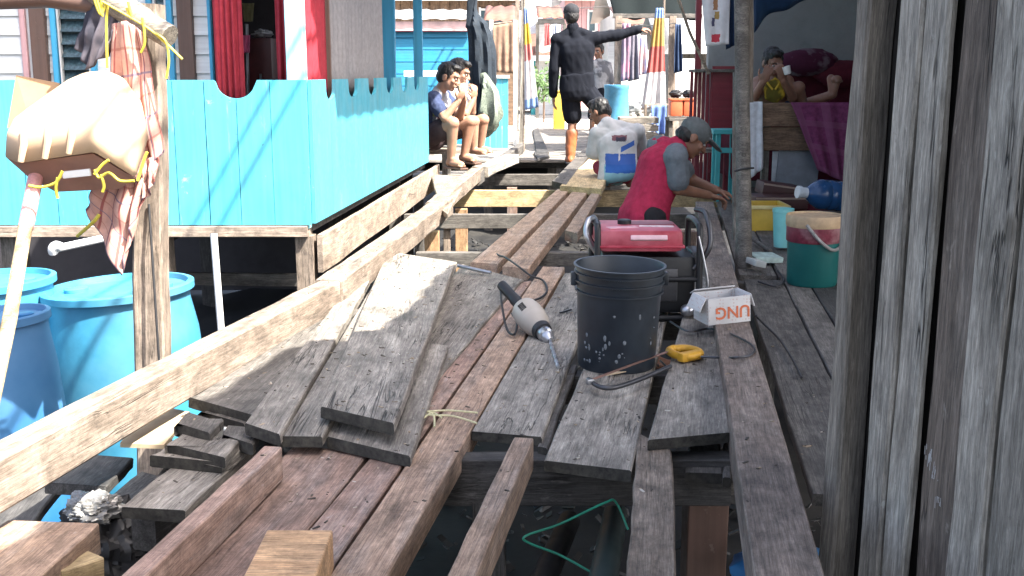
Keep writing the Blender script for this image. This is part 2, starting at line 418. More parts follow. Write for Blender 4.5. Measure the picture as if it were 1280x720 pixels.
M['creamd'] = plain('stained_brown_plastic', (.34, .19, .14), .6, 0, .2, 8, .05)
M['card'] = plain('brown_cardboard', (.36, .22, .12), .85, 0, .15, 18, .1, dirt=(.25, .17, .1))
M['cardp'] = plain('pale_cardboard', (.52, .41, .27), .9, 0, .15, 30, .3, dirt=(.3, .22, .14), dirtf=.5)
M['black'] = plain('black_plastic', (.007, .0075, .009), .45, 0, .2, 16, .06)
M['rubber'] = plain('black_rubber', (.02, .02, .022), .6)
M['bucket'] = plain('black_bucket_plastic', (.011, .017, .025), .4, 0, .25, 10, .05, dirt=(.035, .045, .055), dirtf=.7)
M['steel'] = plain('worn_steel', (.45, .46, .48), .35, .9, .2, 20, .1)
M['darksteel'] = plain('dark_steel', (.08, .08, .085), .4, .7, .2)
M['redpl'] = plain('faded_red_paint', (.36, .025, .05), .4, 0, .25, 12, .05, dirt=(.50, .19, .22), dirtf=.7)
M['drillb'] = plain('beige_grey_drill_casing', (.40, .36, .31), .45, 0, .1, 20, .05, dirt=(.2, .17, .14), dirtf=.4)
M['saw'] = plain('yellow_orange_handle_plastic', (.62, .33, .03), .4, 0, .1)
M['rope'] = plain('yellow_nylon_rope', (.62, .52, .06), .5, 0, .2, 120, .4)
M['twine'] = plain('pale_plastic_twine', (.58, .54, .32), .5, 0, .2, 120, .4)
M['strap'] = plain('green_plastic_strap', (.02, .23, .15), .4)
M['pvc'] = plain('white_pvc', (.75, .75, .74), .35, 0, .05)
M['mud'] = plain('wet_black_mud', (.010, .0095, .009), .75, 0, .5, 9, .9, dirt=(.03, .027, .022), dirtf=.8)
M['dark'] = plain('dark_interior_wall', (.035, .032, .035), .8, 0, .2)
M['concrete'] = plain('grey_concrete', (.27, .28, .28), .85, 0, .25, 4, .3, dirt=(.15, .155, .155), dirtf=.6)
M['sand'] = plain('pale_concrete_path', (.50, .47, .42), .9, 0, .15, 3, .3)
M['green'] = plain('green_bucket_plastic', (.006, .10, .095), .4, 0, .12, 6, .04)
M['mint'] = plain('mint_bucket_plastic', (.22, .58, .58), .4, 0, .08)
M['yelpl'] = plain('yellow_plastic_box', (.62, .42, .06), .45, 0, .1)
M['orangepl'] = plain('orange_plastic', (.62, .14, .06), .45, 0, .1)
M['bag'] = plain('silver_plastic_bag', (.26, .255, .245), .25, .2, .3, 30, .5)
M['net'] = plain('dark_navy_net', (.012, .02, .03), .9, 0, .5, 60, .9)
M['netg'] = plain('grey_green_net', (.16, .19, .15), .9, 0, .5, 70, .9)
M['leaf'] = plain('green_leaf', (.06, .12, .03), .6)
M['endgrain'] = plain('black_end_grain', (.028, .026, .022), .9, 0, .6, 60, .8, dirt=(.09, .085, .07), dirtf=.5)
M['gapshade'] = wood('gap_shade_wood', (.018, .016, .014), (.045, .038, .032), dark=(.01, .009, .008), pale=(.08, .07, .06), palef=.4, mott=(2.2, 26, 26))  # near-black colour standing in for shade between the wall boards

# ================================================================== THE SETTING
MUDZ = -0.86
mb = MB(); nx, ny = 70, 70
for j in range(ny+1):
    for i in range(nx+1):
        x = -3.2+6.4*i/nx; y = 0.6+12.4*j/ny
        mb.v.append(V(x, y, MUDZ + .05*noise.noise(V(x*2.1, y*2.1, 3)) + .025*noise.noise(V(x*7, y*7, 1))))
for j in range(ny):
    for i in range(nx):
        a = j*(nx+1)+i; mb.f.append((a, a+1, a+nx+2, a+nx+1))
S = 900                                              # the same sheet goes on, flat, to the horizon
b0 = len(mb.v)
for (x, y) in ((-S, -S), (S, -S), (S, S), (-S, S), (-3.2, .6), (3.2, .6), (3.2, 13), (-3.2, 13)): mb.v.append(V(x, y, MUDZ-.03))
mb.f += [(b0, b0+1, b0+5, b0+4), (b0+1, b0+2, b0+6, b0+5), (b0+2, b0+3, b0+7, b0+6), (b0+3, b0, b0+4, b0+7)]
tag(obj('ground', mb, M['mud'], frame=Matrix.Identity(4)), kind='structure')

# the boardwalk's bearing frame: joists across, posts below
fr = bpy.data.objects.new('boardwalk_frame', None); put(fr, Matrix.Translation((0, 4, MUDZ))); tag(fr, kind='structure')
def joist(y_px, x0, x1, hpx, mat, zt=-.032, w=.06):
    a = P(x0, y_px, zt); b = P(x1, y_px, zt); h = hpx*a.y/FPX
    dn = V(0, w/2, -h/2)
    return bar('joist', a+dn, b+dn, w, h, M[mat], fr, n=10, jit=.003)
def jy(Y, xa, xb, h, mat, zt=-.032, w=.07): return bar('joist', V(xa, Y, zt-h/2), V(xb, Y, zt-h/2), w, h, M[mat], fr, n=8, jit=.003)
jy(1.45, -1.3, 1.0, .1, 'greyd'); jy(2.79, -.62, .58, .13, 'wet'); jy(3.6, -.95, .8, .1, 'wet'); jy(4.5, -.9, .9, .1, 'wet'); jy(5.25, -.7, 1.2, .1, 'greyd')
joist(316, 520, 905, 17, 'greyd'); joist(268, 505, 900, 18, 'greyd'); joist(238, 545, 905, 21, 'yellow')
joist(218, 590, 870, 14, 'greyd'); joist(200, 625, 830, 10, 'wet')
def footing(p, w, mat, top):                      # upright under the frame
    return bar('post', V(p.x, p.y, MUDZ-.06), V(p.x, p.y, top), w, w, M[mat], fr, side=V(1,0,0), n=6)
for (px, Y, w, m, t) in ((540, 7.68, .1, 'orange', -.13), (577, 9.2, .1, 'orange', -.16), (559, 7.9, .05, 'pale', -.05), (882, 5.35, .1, 'red', -.13), (893, 2.98, .115, 'brownp', -.165),  # the brownp post is a reddish one, its shade put into the darker colour
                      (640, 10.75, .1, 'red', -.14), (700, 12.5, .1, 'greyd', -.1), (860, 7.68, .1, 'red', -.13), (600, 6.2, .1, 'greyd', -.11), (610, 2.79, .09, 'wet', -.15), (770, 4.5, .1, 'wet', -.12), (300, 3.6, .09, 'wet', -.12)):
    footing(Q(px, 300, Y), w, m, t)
# finished decking beyond the gap
fd = bpy.data.objects.new('far_boardwalk', None); put(fd, Matrix.Translation((0, 14, 0))); tag(fd, kind='structure')
rr = random.Random(3)
y = 12.42
while y < 19.2:
    w = rr.uniform(.13, .19)
    bar('plank', V(-1.0+rr.uniform(-.1, .1), y+w/2, -.016), V(2.4+rr.uniform(-.1, .1), y+w/2, -.016+rr.uniform(-.004, .004)), w-.012, .03, M['grey'], fd, n=5)
    y += w
mb = MB(); mb.box((4, 42, -.1), (60, 45.4, .18)); tag(obj('path', mb, M['sand']), kind='structure')
for (px, Y) in ((610, 13), (690, 13), (610, 17), (760, 17), (800, 13)):
    footing(Q(px, 190, Y), .1, 'greyd', -.035)

# planked floor of the stall on the right of the heavy edge beam
rf = bpy.data.objects.new('stall_floor', None); put(rf, Matrix.Translation((1.2, 4, 0))); tag(rf, kind='structure')
d = V(.147, 1, 0).normalized(); rr = random.Random(5)
o0 = P(1003, 615, 0); px_ = V(d.y, -d.x, 0)
off = 0.0
for k, (w, y0, L, m) in enumerate(((.185, 0, 2.75, 'greyd'), (.115, .35, 3.2, 'greyd'), (.15, .2, 3.4, 'wet'), (.17, .3, 3.3, 'greyd'), (.16, .1, 3.6, 'greyd'), (.18, .2, 3.4, 'wet'))):
    a = o0 + d*y0 + px_*(off+w/2+.02)
    bar('plank', a+V(0, 0, -.018), a+d*L+V(0, 0, -.018+rr.uniform(-.006, .006)), w-.008, .03, M[m], rf, n=10, jit=.003); off += w
off = -.12
for k in range(14):                               # second length, deeper in the stall
    w = rr.uniform(.13, .19); a = o0 + d*(2.9+rr.uniform(0, .05)) + px_*(off+w/2)
    if k > 0: bar('plank', a+V(0, 0, -.03), a+d*5.2+V(0, 0, -.03), w-.01, .03, M['greyd' if k % 3 else 'wet'], rf, n=6); 
    off += w
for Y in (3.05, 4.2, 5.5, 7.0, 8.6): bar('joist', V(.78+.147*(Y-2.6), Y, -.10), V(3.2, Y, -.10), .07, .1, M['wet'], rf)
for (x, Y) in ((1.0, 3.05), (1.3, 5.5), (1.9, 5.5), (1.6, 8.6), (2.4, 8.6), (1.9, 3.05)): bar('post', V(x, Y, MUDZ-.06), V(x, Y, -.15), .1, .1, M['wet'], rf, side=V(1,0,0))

# ================================================================== LOOSE AND LAID PLANKS OF THE BOARDWALK
PL = [
 # quad NL, NR, FR, FL | level | thickness | material | label
 ([(200,726),(333,722),(461,566),(366,556)], 0, .03, 'red', 'wide reddish deck board beside the square reddish timber, wet patches on it'),
 ([(335,722),(406,722),(664,351),(652,353)], 0, .03, 'red', 'middle reddish deck board between two dark gaps in the foreground'),
 ([(410,722),(481,724),(706,334),(678,333)], (.006,.002), .075, 'redl', 'thick reddish deck board with orange edge left of the dark gap'),
 ([(470,512),(518,508),(655,350),(577,330)], .012, .026, 'grey', 'flat grey plank showing right of the plank pile up to the metal rod'),
 ([(408,546),(514,570),(560,432),(470,420)], (.036,.04), .03, 'grey', 'grey plank sticking out just below the front end of the pile top plank'),
 ([(236,497),(332,524),(452,384),(388,408)], (.045,.035), .032, 'greyd', 'dark grey split plank on the left side of the pile'),
 ([(305,528),(351,543),(480,318),(455,333)], (.066,.06), .032, 'grey', 'long grey plank with a pale sunlit far half, second from left in the pile'),
 ([(352,545),(403,546),(522,345),(476,340)], (.052,.05), .03, 'grey', 'narrow split plank with broken dark end, under the pile top plank'),
 ([(400,508),(493,530),(571,328),(486,314)], (.10,.075), .032, 'grey', 'broad topmost plank of the pile, mossy near end, sunlit far end'),
 ([(590,539),(678,547),(752,341),(706,341)], .002, .028, 'grey', 'grey deck plank under the drill bit, left of the bucket'),
 ([(671,558),(684,561),(722,456),(712,455)], -.014, .02, 'greyd', 'narrow slat in the gap between the drill plank and the bucket plank'),
 ([(680,575),(790,588),(836,382),(765,380)], .0, .03, 'grey', 'grey deck plank with scuffed near end carrying the black bucket'),
 ([(783,724),(846,724),(840,563),(797,541)], -.002, .03, 'pale', 'pale cracked plank running to the bottom edge, below the hacksaw'),
 ([(810,550),(912,540),(897,346),(868,346)], (.03,.012), .03, 'grey', 'grey cracked plank with dark sawn end, right of the hacksaw'),
 ([(909,531),(926,530),(905,347),(898,347)], -.002, .028, 'greyd', 'very narrow plank wedged between cracked plank and heavy edge beam'),
 ([(857,590),(903,592),(900,545),(862,545)], -.05, .03, 'greyd', 'short grooved plank end under the cracked plank with dark end'),
 ([(904,596),(914,596),(912,545),(905,545)], -.05, .03, 'greyd', 'thin offcut strip beside the short grooved plank end'),
]
for (q, z, th, m, lb) in PL: plank('deck_plank', q, z, th, M[m], label=lb, group='boards of the boardwalk under repair')
# the cross board below them
q = [(843,604),(938,604),(934,562),(846,562)]
plank('cross_board', [q[0], q[3], q[2], q[1]], -.1, .035, M['greyd'], label='flat greenish cross board under the short grooved plank end', cat='plank')
# small stack of offcuts
for (q, z, th, m, lb) in (
 ([(152,633),(230,638),(318,556),(228,572)], -.03, .03, 'grey', 'wide grey offcut board at the bottom of the offcut stack'),
 ([(188,569),(277,578),(305,560),(216,551)], .0, .032, 'grey', 'grey offcut lying second from bottom in the offcut stack'),
 ([(209,555),(281,571),(299,551),(231,539)], .02, .03, 'grey', 'broad grey offcut in the middle of the offcut stack'),
 ([(277,543),(316,556),(326,536),(284,531)], .025, .028, 'greyd', 'small dark offcut poking out under the long pile plank'),
 ([(221,529),(262,541),(276,528),(234,515)], .045, .028, 'greyd', 'small grey offcut at the top left of the offcut stack'),
 ([(251,514),(306,529),(318,519),(266,507)], .022, .024, 'greyd', 'thin dark offcut just beneath the dark split plank')):
    plank('offcut', q, z, th, M[m], label=lb, cat='plank', group='offcuts stacked beside the left beam', n=5, rag=.004)
tag(bar('bearer', P(178,640,-.07)+V(0,.0,-.05), P(330,560,-.07)+V(0,.1,-.05), .07, .1, M['wet']), 'dark bearer under the offcut stack', 'timber')
tag(bar('stub_post', P(205,600,-.03)+V(0,.1,-.84), P(205,600,-.03)+V(0,.1,-.02), .09, .09, M['wet'], side=V(1,0,0)), 'short dark post holding up the offcut stack', 'post')

# square timbers
def edge_timber(name, tl0, tr0, tr1, tl1, zt, h, mat, label, ext=0.0, th=None):
    a = (P(*tl0, zt)+P(*tr0, zt))/2; b = (P(*tl1, zt)+P(*tr1, zt))/2
    w = ((P(*tl1, zt)-P(*tr1, zt)).length*.5+(P(*tl0, zt)-P(*tr0, zt)).length*.5)
    d = (b-a).normalized(); a = a-d*ext
    w *= abs(V(d.y, -d.x, 0).dot((P(*tr0, zt)-P(*tl0, zt)).normalized()))
    return tag(bar(name, a-V(0,0,h/2), b-V(0,0,h/2), w, h, M[mat], n=12, jit=.002), label, 'timber')
edge_timber('square_timber', (150,722), (178,722), (352,560), (331,556), .085, .085, 'red', 'square reddish timber laid on edge, running under the pile from the lower left', .3)
edge_timber('square_timber', (556,722), (594,722), (667,548), (642,547), .05, .085, 'redl', 'square reddish timber on edge over the dark gap, bottom centre', .4)
edge_timber('edge_beam', (950,722), (1028,722), (893,252), (868,252), .075, .105, 'beamr', 'long heavy purplish brown edge beam on the right, white box on it', .5)
# cut block in the foreground
mb = MB(); zt = .085
a = [P(300,728,zt), P(392,728,zt), P(416,662,zt), P(347,666,zt)]
a[3] = a[0]+(a[2]-a[1])
mb.hexa([p-V(0,0,.083) for p in a]+a); o = solo('timber_block', 'short light orange sawn block lying on the reddish boards, bottom edge', 'timber', mb, M['orange'])
bv = o.modifiers.new('bevel', 'BEVEL'); bv.width = .004; bv.segments = 2
# thick timber end at lower left
edge_timber('timber_end', (-70,690), (60,735), (104,655), (28,649), -.03, .075, 'redl', 'thick reddish timber end poking in at the lower left corner', .2)
tag(bar('pale_strip', Q(60,712,2.18)+V(0,0,-.02), Q(112,690,2.26)+V(0,0,-.03), .10, .06, M['yellow']), 'pale yellow strip of wood under the reddish timber end', 'timber')

# long timbers lying over the joists
for (q, z, th, m, lb) in (
 ([(588,328),(622,330),(713,236),(697,236)], .03, .06, 'redl', 'long reddish timber over the joists, leftmost of the three'),
 ([(628,333),(660,336),(736,238),(716,238)], .03, .06, 'redl', 'long reddish timber over the joists, middle one of three'),
 ([(706,288),(722,292),(752,238),(741,238)], .03, .06, 'redl', 'shorter reddish timber over the joists, rightmost of three'),
 ([(700,232),(752,236),(772,190),(748,186)], (.07,.05), .06, 'yellow', 'yellow sunlit timber lying beside the crouching man in white'),
 ([(690,226),(708,231),(742,187),(730,186)], (.07,.03), .05, 'greyd', 'dark short plank with pale cut end resting across the far joists')):
    plank('long_timber' if 'plank' not in lb else 'short_plank', q, z, th, M[m], label=lb, cat='timber', jit=.0015)
# dark stub with a pale end lying on the far decking and the bent offcut
plank('offcut', [(671,193),(686,190),(673,160),(666,162)], .03, .03, M['wet'], label='black narrow offcut lying on the far decking', cat='plank', n=4)
plank('offcut', [(672,198),(687,195),(682,188),(667,190)], .028, .028, M['wet'], label='small black offcut at the edge of the far decking', cat='plank', n=4)

# the pale beams of the left edge
def left_beam(tl0, tl1, zt, w, h, mat, label, ext=0.0, twist=0):
    a, b = P(*tl0, zt), P(*tl1, zt); d = (b-a).normalized(); a = a-d*ext
    s = V(d.y, -d.x, 0)
    o = bar('long_beam', a+s*w/2-V(0,0,h/2), b+s*w/2-V(0,0,h/2), w, h, M[mat], n=16, jit=.004, bev=.008)
    return tag(o, label, 'beam')
left_beam((0,547), (409,345), .15, .085, .125, 'pale', 'long bleached beam running from the lower left corner past the barrels', .9)
left_beam((392,350), (546,246), .15, .11, .12, 'pale', 'bleached beam in full sun below the turquoise railing')
left_beam((532,252), (592,207), .15, .085, .12, 'pale', 'short bleached beam under the feet of the seated men')
left_beam((588,216), (646,180), .11, .085, .11, 'greyd', 'grey brown beam leading from the seated men to the thin poles')
plank('split_board', [(262,470),(300,470),(440,372),(418,372)], .02, .025, M['pale'], label='pale board lying low between left beam and plank pile', jit=.003)
plank('split_board', [(540,218),(586,220),(560,268),(552,262)], .12, .03, M['pale'], label='pale flat board beside the short beam below the men', jit=.003)
tag(bar('short_strut', Q(600,215,9.9), Q(640,198,11.4), .14, .09, M['post'], n=6, jit=.008), 'broken grey lump of timber at the foot of the thin poles', 'timber')
# blackened boards and rubbish in the lower left gap
for (q, z, lb) in (([(55,603),(133,607),(165,573),(98,568)], -.12, 'blackened board with pale cut end below the left beam'),
                  ([(-20,660),(35,662),(78,605),(25,602)], -.2, 'blackened board at the left edge below the long beam'),
                  ([(130,625),(175,632),(215,600),(175,590)], -.32, 'blackened board sunk deep between the offcuts and the barrel')):
    plank('black_board', q, z, .03, M['wet'], label=lb, n=5, rag=.008)
mb = MB(); mb.prism([P(150,554,-.02), P(205,556,-.02), P(238,515,-.02), P(205,508,-.02), P(172,520,-.02)], (0, 0, -.012))
solo('cardboard_sheet', 'pale worn cardboard sheet beside the left beam above the black boards', 'cardboard', mb, M['cardp'])
def lump(c, r, seed, amp=.35, sq=(1, 1, 1), fr_=4, res=1):
    m = MB(); m.ell((0, 0, 0), (1, 1, 1), seg=20*res, rings=14*res)
    m.v = [V(v.x*sq[0], v.y*sq[1], v.z*sq[2])*r*(1+amp*noise.noise(v*fr_*.6+V(seed, 0, 0))+amp*.5*noise.noise(v*fr_*1.9+V(0, seed, 0)))+Vector(c) for v in m.v]
    return m
solo('plastic_bag', 'crumpled silvery plastic bag among the rubbish, lower left', 'bag', lump(Q(117,635,2.75), .06, 4, .3, (1.2, 1, .7), 5, 4), M['bag'])
solo('rubbish_sack', 'black rubbish sack under the silvery bag, lower left', 'bag', lump(Q(125,672,2.8)+V(0,0,-.03), .12, 9, .35, (1, 1, 1.1), 5, 3), M['rubber'])
# loose litter on the mud: nobody could count it
rr = random.Random(11); mb = MB()
for k in range(2600):
    x = rr.uniform(-1.35, 1.3); y = 1.7+10.2*rr.random()**1.6; s = rr.uniform(.008, .035)
    z = MUDZ + .05*noise.noise(V(x*2.1, y*2.1, 3)) + .025*noise.noise(V(x*7, y*7, 1))+rr.uniform(0, .05)
    mb.box((x, y, z), (s*rr.uniform(.6, 3), s, s*rr.uniform(.1, .5)), Euler((rr.uniform(-.7, .7), rr.uniform(-.7, .7), rr.uniform(0, 6))))
s = NT('mixed_litter'); v = s.coords(); vo = s.n('TexVoronoi'); s.set(vo, 'Scale', 16.0); s.set(vo, 'Vector', v)
c = s.ramp(s.n('SeparateColor', i_0=vo.outputs['Color']).outputs[0], [(0, (.01, .01, .01)), (.45, (.022, .02, .018)), (.6, (.04, .032, .024)), (.75, (.014, .014, .014)), (.95, (.10, .10, .095)), (1, (.02, .04, .055))])
s.out(c, .5)
tag(obj('litter', mb, s.m), 'shell and plastic litter scattered over the black mud', 'litter', kind='stuff')
# pipes and strap in the gap
mb = MB(); mb.tube([Q(662,740,2.25)+V(0,0,-.05), Q(712,604,3.1)+V(0,0,-.12)], .033, 14); solo('drain_pipe', 'dark drain pipe down in the gap, left one of two', 'pipe', mb, M['black'])
mb = MB(); mb.tube([Q(748,745,2.25)+V(0,0,-.02), Q(770,602,3.1)+V(0,0,-.10)], .036, 14); solo('drain_pipe', 'dark greenish drain pipe down in the gap, right one of two', 'pipe', mb, plain('greenish_black_pipe', (.03, .05, .05), .4))
mb = MB(); mb.tube(spline([Q(785,662,2.6), Q(770,628,2.62), Q(755,629,2.6), Q(700,655,2.55), Q(657,670,2.5), Q(662,679,2.5), Q(700,694,2.5), Q(740,716,2.48)], 6), .003, 6)
solo('plastic_strap', 'green plastic strap slung over the drain pipes in the gap', 'strap', mb, M['strap'])
# blue tarp scrap below the edge beam, right bottom
solo('blue_drum_piece', 'dark blue plastic scrap below the edge beam, lower right', 'scrap', lump(Q(985,690,2.7)+V(0,0,-.06), .12, 2, .25, (1.2, 1, .6), 3), M['drumd'])

# ================================================================== TURQUOISE HOUSE, LEFT
YF = 5.4
ZB = Q(388, 281, YF).z; ZT = Q(388, 100, YF).z
C0 = Q(387, 281, YF); C0.z = 0
dR = V(.0727, 1, 0)                                   # direction of the railing that recedes
house = thing('turquoise_house', 'turquoise timber house on posts with a plank railing and red curtains', 'house', (C0.x-1.2, YF+1.2, MUDZ))
def fx(px, Y=YF): return Q(px, 200, Y).x
# front railing boards, tops cut to shallow bays
seams = [387, 341, 299, 260, 221, 183, 145, 107, 69, 31, -7, -45, -83]
rail = MB(); rail.box(((fx(387)+fx(-83))/2, YF+.035, ZB+.12), (fx(387)-fx(-83)-.02, .04, .06)); rail.box(((fx(387)+fx(-83))/2, YF+.035, ZT-.22), (fx(387)-fx(-83)-.02, .04, .06))
obj('rail', rail, M['cyan'], house)
bayc = [fx(299), fx(183), fx(67), fx(-49)]; bw, bd = fx(324)-fx(299), .088
def topz(x):
    z = ZT
    for c in bayc:
        t = abs(x-c)/bw
        if t < 1: z = ZT - bd*math.sqrt(1-t*t)
    return z
for i in range(len(seams)-1):
    x1, x0 = fx(seams[i])-random.uniform(.0015, .005), fx(seams[i+1])+random.uniform(.001, .003)
    n = 14; top = [(x0+(x1-x0)*k/n) for k in range(n+1)]
    loc = [(0, x0), (0, x1)] + [(topz(x)-ZB, x) for x in reversed(top)]
    xc = (x0+x1)/2; mb = MB()
    mb.prism([V(h, -(x-xc), 0) for (h, x) in loc], (0, 0, .018))     # local x runs up the board
    Mx = Matrix(((0, -1, 0), (0, 0, 1), (1, 0, 0))).to_4x4(); Mx.translation = V(xc, YF-.006+random.uniform(-.005, .004), ZB)
    obj('board', mb, M['cyan'], house, frame=Mx)
# receding railing, board by board, gaps between their rounded tops
def ry(px):                                          # distance along the railing of a pixel column
    lo, hi = 5.0, 12.0
    for _ in range(40):
        m = (lo+hi)/2; x = C0.x+dR.x*(m-YF); d = m*cp_+(CAMH-.5)*sp_
        if CX+FPX*x/d < px: lo = m
        else: hi = m
    return lo
nots = [388, 411, 440, 464, 486, 504, 519, 533]
ys = [ry(p) for p in nots]
YE = ys[-1]
for i in range(len(ys)-1):
    y0, y1 = ys[i], ys[i+1]; L = y1-y0; g = L*.21
    r = g; zt = ZT; pts = [(0, .002), (0, L-.002)]
    nd = .105 if i == 0 or True else .06
    H = ZT-ZB
    def notch(side):
        out = []
        for k in range(9):
            a = math.pi/2*k/8; out.append((H-nd+.055*(1-math.cos(a)), g*math.sin(a)))
        out.append((H, g*1.04))
        return out
    nn = notch(0)
    pts = [(0, .001), (0, L-.001)]
    pts += [(h, L-.001-q) for (h, q) in nn] if i < len(ys)-2 else [(H, L-.001)]
    pts += [(h, .001+q) for (h, q) in reversed(nn)] if i > 0 else [(H, .001)]
    mb = MB(); xv = dR.normalized(); f = 1/ xv.y
    mb.prism([V(h, (q)*f, 0) for (h, q) in pts], (0, 0, -.018))
    nrm = V(xv.y, -xv.x, 0)
    Mx = Matrix((V(0,0,1), xv, V(0,0,1).cross(xv))).transposed().to_4x4(); Mx.translation = V(C0.x+dR.x*(y0-YF), y0, ZB)
    obj('board', mb, M['cyan'], house, frame=Mx)
def onR(Y, inset=0.0, z=0.0): return V(C0.x+dR.x*(Y-YF)-inset, Y, z)
for z in (ZB+.12, ZT-.2): bar('rail', onR(YF+.05, .035, z), onR(YE-.02, .035, z), .04, .06, M['cyan'], house)
# corner posts
ZR = 2.45
bar('corner_post', V(C0.x-.045, YF+.05, ZB-.02), V(C0.x-.045, YF+.05, ZR), .085, .085, M['cyanl'], house, side=V(1,0,0))
bar('corner_post', onR(YE-.05, .05, ZB), onR(YE-.05, .05, ZR), .07, .07, M['skyblue'], house, side=V(1,0,0))
p = ry(500); bar('corner_post', onR(p, .07, ZB), onR(p, .06, ZR), .09, .07, M['blue'], house, side=V(1,0,0))
# sill boards and rim joists under the railing
bar('sill', V(fx(-83), YF+.05, ZB-.032), V(C0.x-.01, YF+.05, ZB-.032), .14, .055, M['pale'], house, side=V(0,1,0))
bar('rim_board', onR(YF+.02, -.045, Q(385,318,YF).z), onR(YE+.35, -.045, Q(537,224,YE).z), .03, .19, M['pale'], house, n=12, jit=.004)
fl = MB(); fl.hexa([V(fx(-83), YF+.13, ZB-.05), onR(YF+.13, .02, ZB-.05), onR(YE, .02, ZB-.05), V(fx(-83), YE, ZB-.05), V(fx(-83), YF+.13, ZB-.008), onR(YF+.13, .02, ZB-.008), onR(YE, .02, ZB-.008), V(fx(-83), YE, ZB-.008)])
obj('floor', fl, M['greyd'], house)
for (px, Y, w, m) in ((383, YF+.06, .09, 'pale'), (203, YF+.12, .1, 'pale'), (20, YF+.12, .1, 'greyd'), (260, 8.6, .1, 'wet'), (420, 8.8, .1, 'wet'), (495, 9.1, .09, 'greyd')):
    p = Q(px, 320, Y); bar('stilt', V(p.x, Y, MUDZ-.06), V(p.x, Y, ZB-.06), w, w, M[m], house, side=V(1,0,0))
bar('brace', Q(235,348,6.0), Q(384,350,6.0), .03, .07, M['greyd'], house)
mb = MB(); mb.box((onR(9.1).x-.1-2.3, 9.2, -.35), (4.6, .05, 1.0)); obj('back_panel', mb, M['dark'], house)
# house walls behind the porch: white lap siding, brown posts, blue framed louvre windows
YW = 6.35
def wx(px): return Q(px, 60, YW).x
def lap(x0, x1, z0, z1, Y, mat, nm='siding_board', h=.105):
    z = z0
    while z < z1-.01:
        m = MB(); hh = min(h, z1-z)
        m.hexa([V(x0, Y-.018, z), V(x1, Y-.018, z), V(x1, Y+.02, z), V(x0, Y+.02, z), V(x0, Y-.004, z+hh+.01), V(x1, Y-.004, z+hh+.01), V(x1, Y+.02, z+hh+.01), V(x0, Y+.02, z+hh+.01)])
        obj(nm, m, mat, house); z += h
zf = ZB
lap(wx(-90), wx(29), zf, 2.4, YW, M['white'])
lap(wx(62), wx(69), zf, 2.4, YW, M['white']); lap(wx(176), wx(190), zf, 2.4, YW, M['white'])
lap(wx(218), wx(227), zf, 2.4, YW, M['white']); lap(wx(243), wx(264), zf, 2.4, YW, M['white'])
lap(wx(122), wx(176), zf, 2.4, YW, M['white'])
for (a, b, m, dy) in ((29, 36, 'pinkp', 0), (36, 43, 'white', .02), (43, 62, 'brownp', -.02), (226, 245, 'brownp', -.02)):
    bar('wall_post', V((wx(a)+wx(b))/2, YW+dy, zf), V((wx(a)+wx(b))/2, YW+dy, 2.4), wx(b)-wx(a), .06, M[m], house, side=V(1,0,0))
M['glass'] = plain('wired_louvre_glass', (.05, .085, .10), .12, 0, .5, 60, .3)
for (a, b) in ((68, 122), (188, 220)):
    wz0, wz1 = ZT-.25, 2.2
    w = obj('window', MB().box(((wx(a)+wx(b))/2, YW+.03, (wz0+wz1)/2), (wx(b)-wx(a), .012, wz1-wz0)), M['glass'], house)
    for q in (a+3.5, b-3.5): bar('frame', V(wx(q), YW-.02, wz0), V(wx(q), YW-.02, wz1), .03, .05, M['skyblue'], w, side=V(1,0,0))
    for q in (a+9, b-9): bar('frame', V(wx(q), YW-.012, wz0), V(wx(q), YW-.012, wz1), .012, .04, M['white'], w, side=V(1,0,0))
    z = wz0+.05
    while z < wz1:
        m = MB(); m.box(((wx(a+11)+wx(b-11))/2, YW+.0, z), (wx(b-11)-wx(a+11), .004, .075), Euler((R(-35), 0, 0))); obj('louvre', m, M['glass'], w); z += .07
bar('window_trim', V(wx(266), YW-.03, zf), V(wx(266), YW-.03, 2.4), .02, .04, M['skyblue'], house, side=V(1,0,0))
# open doorway with red curtains, dark room behind
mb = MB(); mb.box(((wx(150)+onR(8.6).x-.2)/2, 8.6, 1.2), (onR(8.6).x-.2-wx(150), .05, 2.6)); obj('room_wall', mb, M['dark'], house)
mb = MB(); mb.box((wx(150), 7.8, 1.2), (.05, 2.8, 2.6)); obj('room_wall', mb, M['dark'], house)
mb = MB(); mb.hexa([V(-2.15, YF+.35, 2.40), V(C0.x+.02, YF+.35, 2.40), V(C0.x+.35, 9.6, 2.40), V(-2.15, 9.6, 2.40), V(-2.15, YF+.35, 2.43), V(C0.x+.02, YF+.35, 2.43), V(C0.x+.35, 9.6, 2.43), V(-2.15, 9.6, 2.43)])
obj('ceiling', mb, M['greyd'], house)
mb = MB(); n = 60                                      # corrugated roof sheet over it
for j in range(2):
    for i in range(n+1):
        x = -2.2 + (C0.x+.12+2.2)*i/n + (.35 if j else 0)
        mb.v.append(V(x, YF+.22 if j == 0 else 9.9, (2.52 if j == 0 else 3.2)+.012*math.sin(i*2.2)))
for i in range(n): mb.f.append((i, i+1, n+2+i, n+1+i))
o = obj('roof', mb, M['zinc'], house); sm = o.modifiers.new('thickness', 'SOLIDIFY'); sm.thickness = .004
